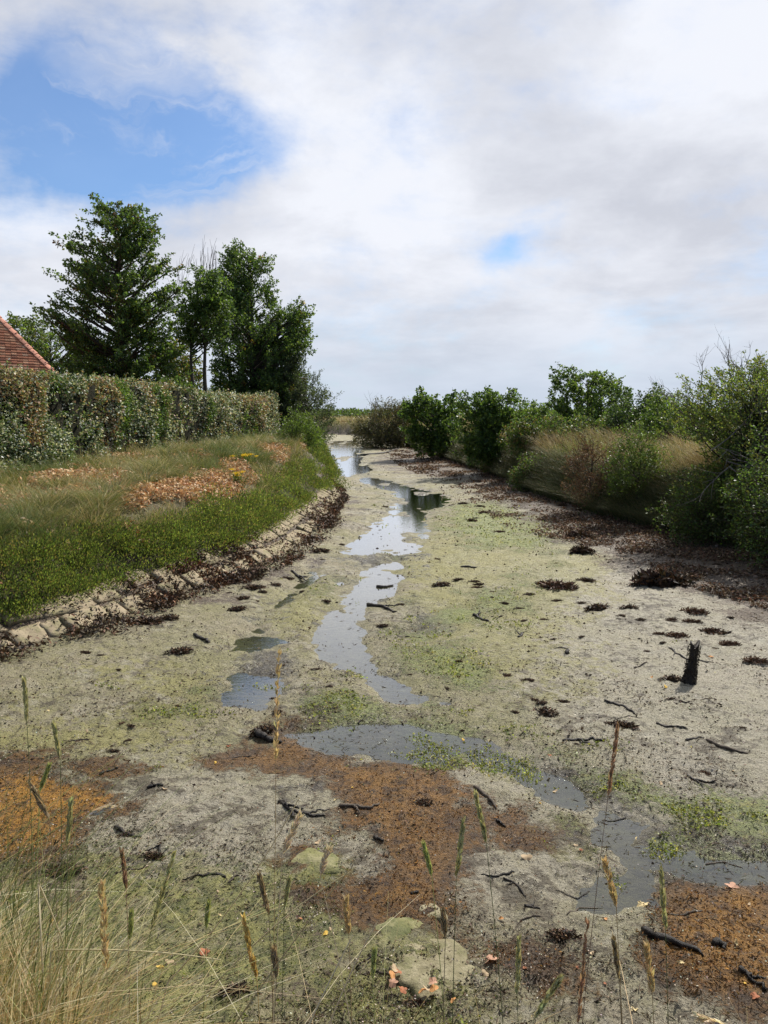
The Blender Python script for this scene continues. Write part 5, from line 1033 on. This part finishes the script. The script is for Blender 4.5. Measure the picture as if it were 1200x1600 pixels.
FL = [(765, 1503, 30, 'pink', 'largest pinkish brown lobed leaf right of the pale khaki stone'), (1005, 1404, 24, 'pale', 'pale yellow oak leaf floating on the wet patch at right'), (1145, 1384, 26, 'pink', 'pink lobed leaf at the right edge above the orange algae'), (823, 1344, 18, 'tan', 'tan leaf on the grey mud below the green weed'), (758, 1525, 14, 'tan', 'small pinkish leaf just below the largest lobed leaf'), (678, 1562, 16, 'orange', 'vivid orange leaf at the foot of the pale khaki stone'), (708, 1578, 12, 'orange', 'small orange leaf by the bottom right of the khaki stone'), (1063, 1508, 14, 'pale', 'small pale leaf under the thick black branch'), (783, 1437, 8, 'orange', 'bright orange speck of a leaf on the grey mud'), (946, 1436, 9, 'orange', 'orange leaf scrap below the right wet patch'), (1180, 1563, 16, 'brown', 'reddish leaf at the right edge beside the forked branch'), (992, 1576, 18, 'pale', 'cream leaf at the bottom right'), (497, 1316, 12, 'tan', 'cream leaf on the rusty algae right of the curved root'), (508, 1465, 12, 'yellow', 'yellow leaf on the grey mud above the bottom centre'), (243, 1545, 14, 'yellow', None), (250, 1515, 12, 'yellow', None), (320, 1492, 18, 'brown', None), (265, 1506, 14, 'tan', None), (90, 1422, 16, 'tan', None), (1040, 1077, 8, 'yellow', None), (1018, 1059, 8, 'orange', None), (1111, 1027, 9, 'orange', None), (720, 1320, 9, 'tan', None), (530, 1298, 8, 'tan', None), (900, 1320, 8, 'tan', None), (1150, 1480, 12, 'pale', None), (925, 1490, 10, 'tan', None), (605, 1460, 9, 'tan', None)]
g = np.random.default_rng(44)
for k in range(8): FL.append((620 + g.normal() * 8 + 45 * (k % 3 == 0), 1545 + g.normal() * 18, 15 + g.normal() * 3, ['pink', 'brown', 'tan', 'orange'][k % 4], 'R'))
for k in range(30): FL.append((g.uniform(20, 1190), g.uniform(1090, 1590), g.uniform(5, 10), ['tan', 'pale', 'brown', 'yellow'][k % 4], None))
for u, v, wpx, k, lb in FL:
    p = G(u, v, .05); dpt = p[1] * math.cos(PITCH) + 3.25 * math.sin(PITCH); s = wpx / F * dpt; z = max(0, land(p[:1], p[1:2])[0]) + (.05 if 600 < u < 745 and 1480 < v < 1585 else .006)
    o = link('fallen_leaf', LM[k], None, (p[0], p[1], z)); o.scale = (s, s, s); o.rotation_euler = (g.normal() * .15, g.normal() * .15, g.random() * 6.28)
    if lb == 'R': tag(o, 'curled pinkish fallen leaf crowding round the pale khaki stone', 'leaf', 'fallen leaves round the khaki stone')
    elif lb: tag(o, lb, 'leaf')
    else: tag(o, 'small dry fallen leaf lying loose on the open mud', 'leaf', 'small fallen leaves scattered on the mud')
# ------------------------------------------------------------------ ragwort on the left bank
def ragwort(u, v, z, n, label, seed):
    global RNG; RNG = np.random.default_rng(seed); p = hit(u, v, .38); zl = land(p[:1], p[1:2])[0]; z = zl + .38; r = empty('ragwort', (p[0], p[1], zl), label, 'flower'); lines, hd = [], []
    for i in range(n):
        e = np.array([RNG.normal() * .14, RNG.normal() * .12, z - zl + RNG.normal() * .06]); lines.append(bez(np.zeros((1, 3)), e[None] * .5 + rv(1) * .03, e[None], 6)[0]); hd.append(e)
    V, Fq = tubes(np.array(lines), np.full((n, 6), .006), 4); m, b = mat('flower_stalk'); b.out(b.princ((.08, .12, .03), .7)); link('stalks', new_mesh('stalks', V, Fq, None, True, [m]), r)
    s = n * 40; I = np.repeat(np.arange(n), 40); P = np.array(hd)[I] + RNG.normal(size=(s, 3)) * np.array([.035, .035, .012]); V, Fq, C = leaf_geo(P, rv(s) * np.array([1, 1, .3]), .03, .022, palette(s, [(.75, .55, .02), (.65, .42, .01)], None, .1)); link('flower_heads', new_mesh('flower_heads', V, Fq, {'col': C}, False, [M_LEAF]), r)
    s = n * 60; P = np.array(hd)[RNG.integers(0, n, s)] * RNG.random((s, 1)) * .85 + RNG.normal(size=(s, 3)) * .02; V, Fq, C = leaf_geo(P, rv(s), .07, .02, palette(s, [MG, LG], None, .2)); link('leaves', new_mesh('leaves', V, Fq, {'col': C}, False, [M_LEAF]), r)
ragwort(386, 711, 2.25, 9, 'yellow flowering weed, the upper of two on the left bank', 1); ragwort(371, 741, 2.1, 6, 'yellow flowering weed, the lower of two on the left bank', 2)
# ------------------------------------------------------------------ grasses at the photographer's feet
def near_grass():
    global RNG; RNG = np.random.default_rng(25)
    def put(n, ux, vt, yr, pal, w, wd, jit, lean, dens=None):
        y = yr[0] + (yr[1] - yr[0]) * RNG.random(n); u = ux[0] + (ux[1] - ux[0]) * RNG.random(n); x = (u - 600) / F * (y * .99 + .25); z0 = land(x, y)
        vtop = np.interp(u, *vt) + np.abs(RNG.normal(size=n)) * jit - 40; ang = PITCH + np.arctan((vtop - 800) / F); zt = CAM_H - y * np.tan(ang); h = zt - z0
        k = (h > .08) & (h < 1.0); x, y, h = x[k], y[k], h[k]; s = len(x)
        return blades(x, y, h, wd * (.6 + .8 * RNG.random(s)), RNG.normal(size=s) * 1.3 + lean, .15 + 1.4 * RNG.random(s) ** 1.5, palette(s, pal, w, .15), seg=5)
    vt = ([-300, 0, 60, 120, 200, 300, 420, 520, 620, 900, 1300], [1450, 1475, 1495, 1520, 1560, 1590, 1610, 1625, 1640, 1660, 1660])
    vt2 = ([-300, 0, 60, 120, 200, 300, 420, 520, 620, 900, 1300], [1180, 1240, 1290, 1330, 1400, 1440, 1460, 1490, 1540, 1610, 1620])
    straw = [(.58, .48, .28), (.46, .36, .19), (.66, .57, .38), (.34, .26, .13), (.42, .28, .12), (.30, .30, .12)]
    P = [put(2600, (-330, 130), vt, (1.5, 2.4), straw, None, .0032, 50, .2), put(600, (-330, 120), vt2, (1.6, 2.6), [(.10, .13, .035), (.15, .17, .05), (.07, .09, .03)], None, .0036, 90, .3), put(100, (-200, 560), vt2, (1.6, 2.6), straw + [(.14, .16, .05)] * 2, None, .003, 110, .4), put(60, (560, 1300), vt2, (1.6, 2.3), straw + [(.14, .16, .05)] * 2, None, .0028, 50, .8), put(900, (-330, 230), vt, (1.5, 2.2), straw, None, .0036, 20, .2)]
    n = 26000; x = -6 + 12 * RNG.random(n); y = -2.5 + 5.6 * RNG.random(n); z0 = land(x, y); h = .12 + .25 * RNG.random(n) ** 1.5
    h = np.where(np.abs(x) < .55 * (y + .3), np.minimum(h, 3.2 - .90 * y - z0), h); k = (h > .05) & (z0 > .12); x, y, h = x[k], y[k], h[k]; s = len(x)
    P.append(blades(x, y, h, np.full(s, .005), RNG.random(s) * 6.28, .3 + .8 * RNG.random(s), palette(s, straw + OLIVE, None, .15)))
    V, Fq, C = merge(P); tag(link('foreground_grass', new_mesh('foreground_grass', V, Fq, {'col': C}, False, [M_GRASS])), 'tangled straw and green grass filling the lower left corner', 'grass', None, 'stuff')
near_grass()
HEADC = {'tan': [(.46, .34, .17), (.56, .42, .22)], 'gold': [(.50, .34, .10), (.58, .42, .16)], 'green': [(.36, .34, .16), (.44, .42, .22)], 'brown': [(.28, .21, .12), (.36, .27, .16)], 'red': [(.28, .17, .11), (.36, .22, .14)], 'pale': [(.60, .50, .36), (.68, .58, .44)], 'lime': [(.42, .44, .16), (.36, .38, .14)]}
HD = [((436, 1020), (431, 1188), (430, 1420), 2.35, 'tan', .0085, 'tallest tan seed head, standing alone left of centre'), ((38, 1066), (42, 1130), (60, 1420), 2.3, 'green', .008, 'highest green seed head near the left edge'), ((84, 1132), (94, 1186), (100, 1420), 2.25, 'green', .007, 'green seed head second highest at the left edge'),
 ((76, 1198), (62, 1238), (56, 1420), 2.2, 'lime', .006, 'thin lime seed head leaning right above the orange algae'), ((50, 1230), (77, 1280), (95, 1450), 2.0, 'brown', .007, 'brown seed head leaning left over the orange algae'), ((169, 1262), (136, 1275), (40, 1420), 2.0, 'pale', .0055, 'pale seed head bent almost level to the right'), ((111, 1255), (105, 1325), (106, 1480), 2.0, 'green', .007, 'dark green seed head in front of the orange algae'),
 ((191, 1334), (197, 1390), (205, 1560), 2.0, 'red', .006, 'reddish seed head left of the mossy mud'), ((272, 1332), (236, 1455), (215, 1560), 1.9, 'green', .006, 'long dark green seed head leaning right'), ((159, 1378), (167, 1520), (172, 1640), 1.75, 'tan', .0085, 'fluffy tan seed head in the lower left grass'), ((468, 1276), (441, 1335), (425, 1600), 1.9, 'pale', .0075, 'pale feathery seed head leaning right near the curved root'),
 ((513, 1328), (500, 1370), (560, 1620), 1.9, 'pale', .006, 'pale split seed head beside the mossy hump'), ((406, 1372), (420, 1428), (430, 1620), 1.9, 'brown', .006, 'brown green seed head left of the mossy hump'), ((452, 1375), (444, 1420), (440, 1620), 1.95, 'green', .005, 'small green seed head right of the brown green one'), ((380, 1435), (401, 1530), (410, 1640), 1.75, 'gold', .0075, 'golden seed head in the bottom left centre'), ((541, 1406), (545, 1460), (552, 1640), 1.9, 'tan', .0055, 'tan seed head at the left rim of the big rusty patch'),
 ((663, 1324), (675, 1372), (700, 1620), 1.95, 'lime', .006, 'bright lime seed head over the rusty patch'), ((724, 1285), (713, 1372), (705, 1620), 1.9, 'green', .007, 'green seed head leaning right over the rusty patch'), ((743, 1240), (760, 1318), (790, 1600), 1.95, 'green', .007, 'green brown seed head beside the weathered twig'), ((692, 1430), (696, 1466), (690, 1640), 1.8, 'brown', .0085, 'stubby brown bud above the pale khaki stone'), ((811, 1468), (808, 1555), (812, 1650), 1.75, 'green', .0065, 'upright green seed head right of the khaki stone'),
 ((965, 1138), (950, 1245), (900, 1640), 2.2, 'red', .006, 'tall reddish seed head over the green weed at right'), ((946, 1348), (963, 1418), (975, 1640), 1.9, 'tan', .0065, 'tan seed head over the right wet patch'), ((1033, 1364), (1040, 1455), (1045, 1640), 1.85, 'green', .0085, 'stout green seed head before the right orange algae'), ((1011, 1480), (1019, 1552), (1025, 1650), 1.75, 'tan', .0065, 'tan seed head under the thick black branch'), ((960, 1474), (967, 1530), (975, 1650), 1.75, 'brown', .006, 'brown seed head left of the thick black branch'),
 ((918, 1440), (903, 1600), (898, 1660), 1.8, 'red', .0055, 'very long reddish seed head at the bottom right'), ((873, 1532), (835, 1592), (815, 1660), 1.65, 'green', .0075, 'green seed head slanting right at the bottom'), ((428, 1485), (432, 1530), (425, 1650), 1.75, 'brown', .010, 'brown drooping bud over the bottom grass'), ((1092, 1590), (1150, 1612), (1170, 1660), 1.6, 'pale', .006, 'pale seed head entering at the bottom right corner')]
HD += [((205, 1430), (203, 1470), (205, 1640), 1.9, 'lime', .005, 'short lime seed head among the lower left grass'), ((326, 1415), (322, 1452), (318, 1640), 1.9, 'lime', .005, 'short lime seed head over the mossy mud'), ((585, 1300 + 190), (582, 1530), (590, 1660), 1.8, 'lime', .005, 'thin lime seed head left of the khaki stone')]
def grass_head(i, tip, neck, foot, d, kind, r, label):
    global RNG; RNG = np.random.default_rng(900 + i)
    T = D(*tip, d); N = D(*neck, d - .01); Ft = D(*foot, d - .06); gx, gy = Ft[0] + (Ft[0] - N[0]) * .15, min(d - .12, 2.1); B = np.array([gx, gy, land(np.array([gx]), np.array([gy]))[0] - .02])
    root = empty('grass_stem', tuple(B), label, 'grass stem'); ln = np.concatenate([bez(B[None], Ft[None], N[None], 12)[0], np.linspace(N, T, 5)[1:]]) - B
    V, Fq = tubes(ln[None], np.linspace(.0016, .0006, len(ln))[None], 5); c = np.array(HEADC[kind][0]); C = np.tile(c * .9 if kind != 'green' else (.14, .16, .06), (len(V), 1))
    link('stalk', new_mesh('stalk', V, Fq, {'col': C}, True, [M_GRASS]), root)
    r = r * .72; n = 110; s = np.sort(RNG.random(n)); a = T - N; Lh = np.linalg.norm(a); a = a / Lh; o = rv(n); o -= (o @ a)[:, None] * a; o = unit(o); prof = np.sin(np.clip(s * .93 + .07, 0, 1) * np.pi) ** .5
    P = (N - B) + a * Lh * s[:, None] + o * (r * .45 * prof)[:, None]; ax = unit(a + o * (.22 if kind not in ('pale', 'tan') else .4)); sz = .016 + .012 * RNG.random(n)
    V, Fq, C = leaf_geo(P, ax, sz, sz * .25 + r * .2, palette(n, np.array(HEADC[kind]) * 1.1, None, .15), .3); link('seed_head', new_mesh('seed_head', V, Fq, {'col': C}, False, [M_GRASS]), root)
for i, h in enumerate(HD): grass_head(i, *h)
# long bent straw stalks
for i, (px, d, c, lb) in enumerate([([(262, 1535), (340, 1455), (410, 1380), (468, 1246)], 1.9, (.62, .52, .32), 'longest pale straw stalk slanting up to the right'), ([(280, 1600), (380, 1470), (470, 1390), (548, 1362)], 1.8, (.50, .42, .24), 'straw stalk bending right above the mossy mud'), ([(340, 1640), (420, 1500), (520, 1400), (545, 1360)], 1.7, (.42, .34, .18), 'second straw stalk rising beside the mossy hump'), ([(0, 1350), (50, 1320), (90, 1295), (130, 1268)], 2.1, (.42, .38, .14), 'yellowish stalk crossing the orange algae'), ([(465, 1640), (500, 1560), (530, 1500), (552, 1460)], 1.6, (.6, .52, .36), 'pale stalk at the bottom left of the rusty patch'), ([(500, 1640), (530, 1550), (560, 1480), (590, 1440)], 1.7, (.6, .5, .33), 'pale straight stalk crossing the left rim of the khaki stone'), ([(80, 1485), (180, 1478), (250, 1480), (345, 1500)], 1.75, (.55, .48, .28), 'level straw stalk above the lower left grass'), ([(60, 1380), (90, 1440), (105, 1480), (112, 1520)], 1.75, (.6, .52, .34), 'pale stalk leaning left in the lower left grass')]):
    P = np.array([D(u, v, d + .03 * k) for k, (u, v) in enumerate(px)]); o0 = P[0].copy(); L = bez(P[0][None], (P[1] + P[2])[None] / 2 * 1.0, P[3][None], 14)[0]
    gnd = np.array([o0[0] - (P[1][0] - o0[0]) * .3, 1.75, 0]); gnd[2] = land(gnd[:1], gnd[1:2])[0] - .02
    L = np.concatenate([np.linspace(gnd, L[0], 4)[:-1], L]) if px[0][1] > 1300 else L
    V, Fq = tubes((L - L[0])[None], np.linspace(.0026, .0012, len(L))[None], 5); tag(link('straw_stalk', new_mesh('straw_stalk', V, Fq, {'col': np.tile(np.array(c), (len(V), 1))}, True, [M_GRASS]), None, tuple(L[0])), lb, 'grass stalk')
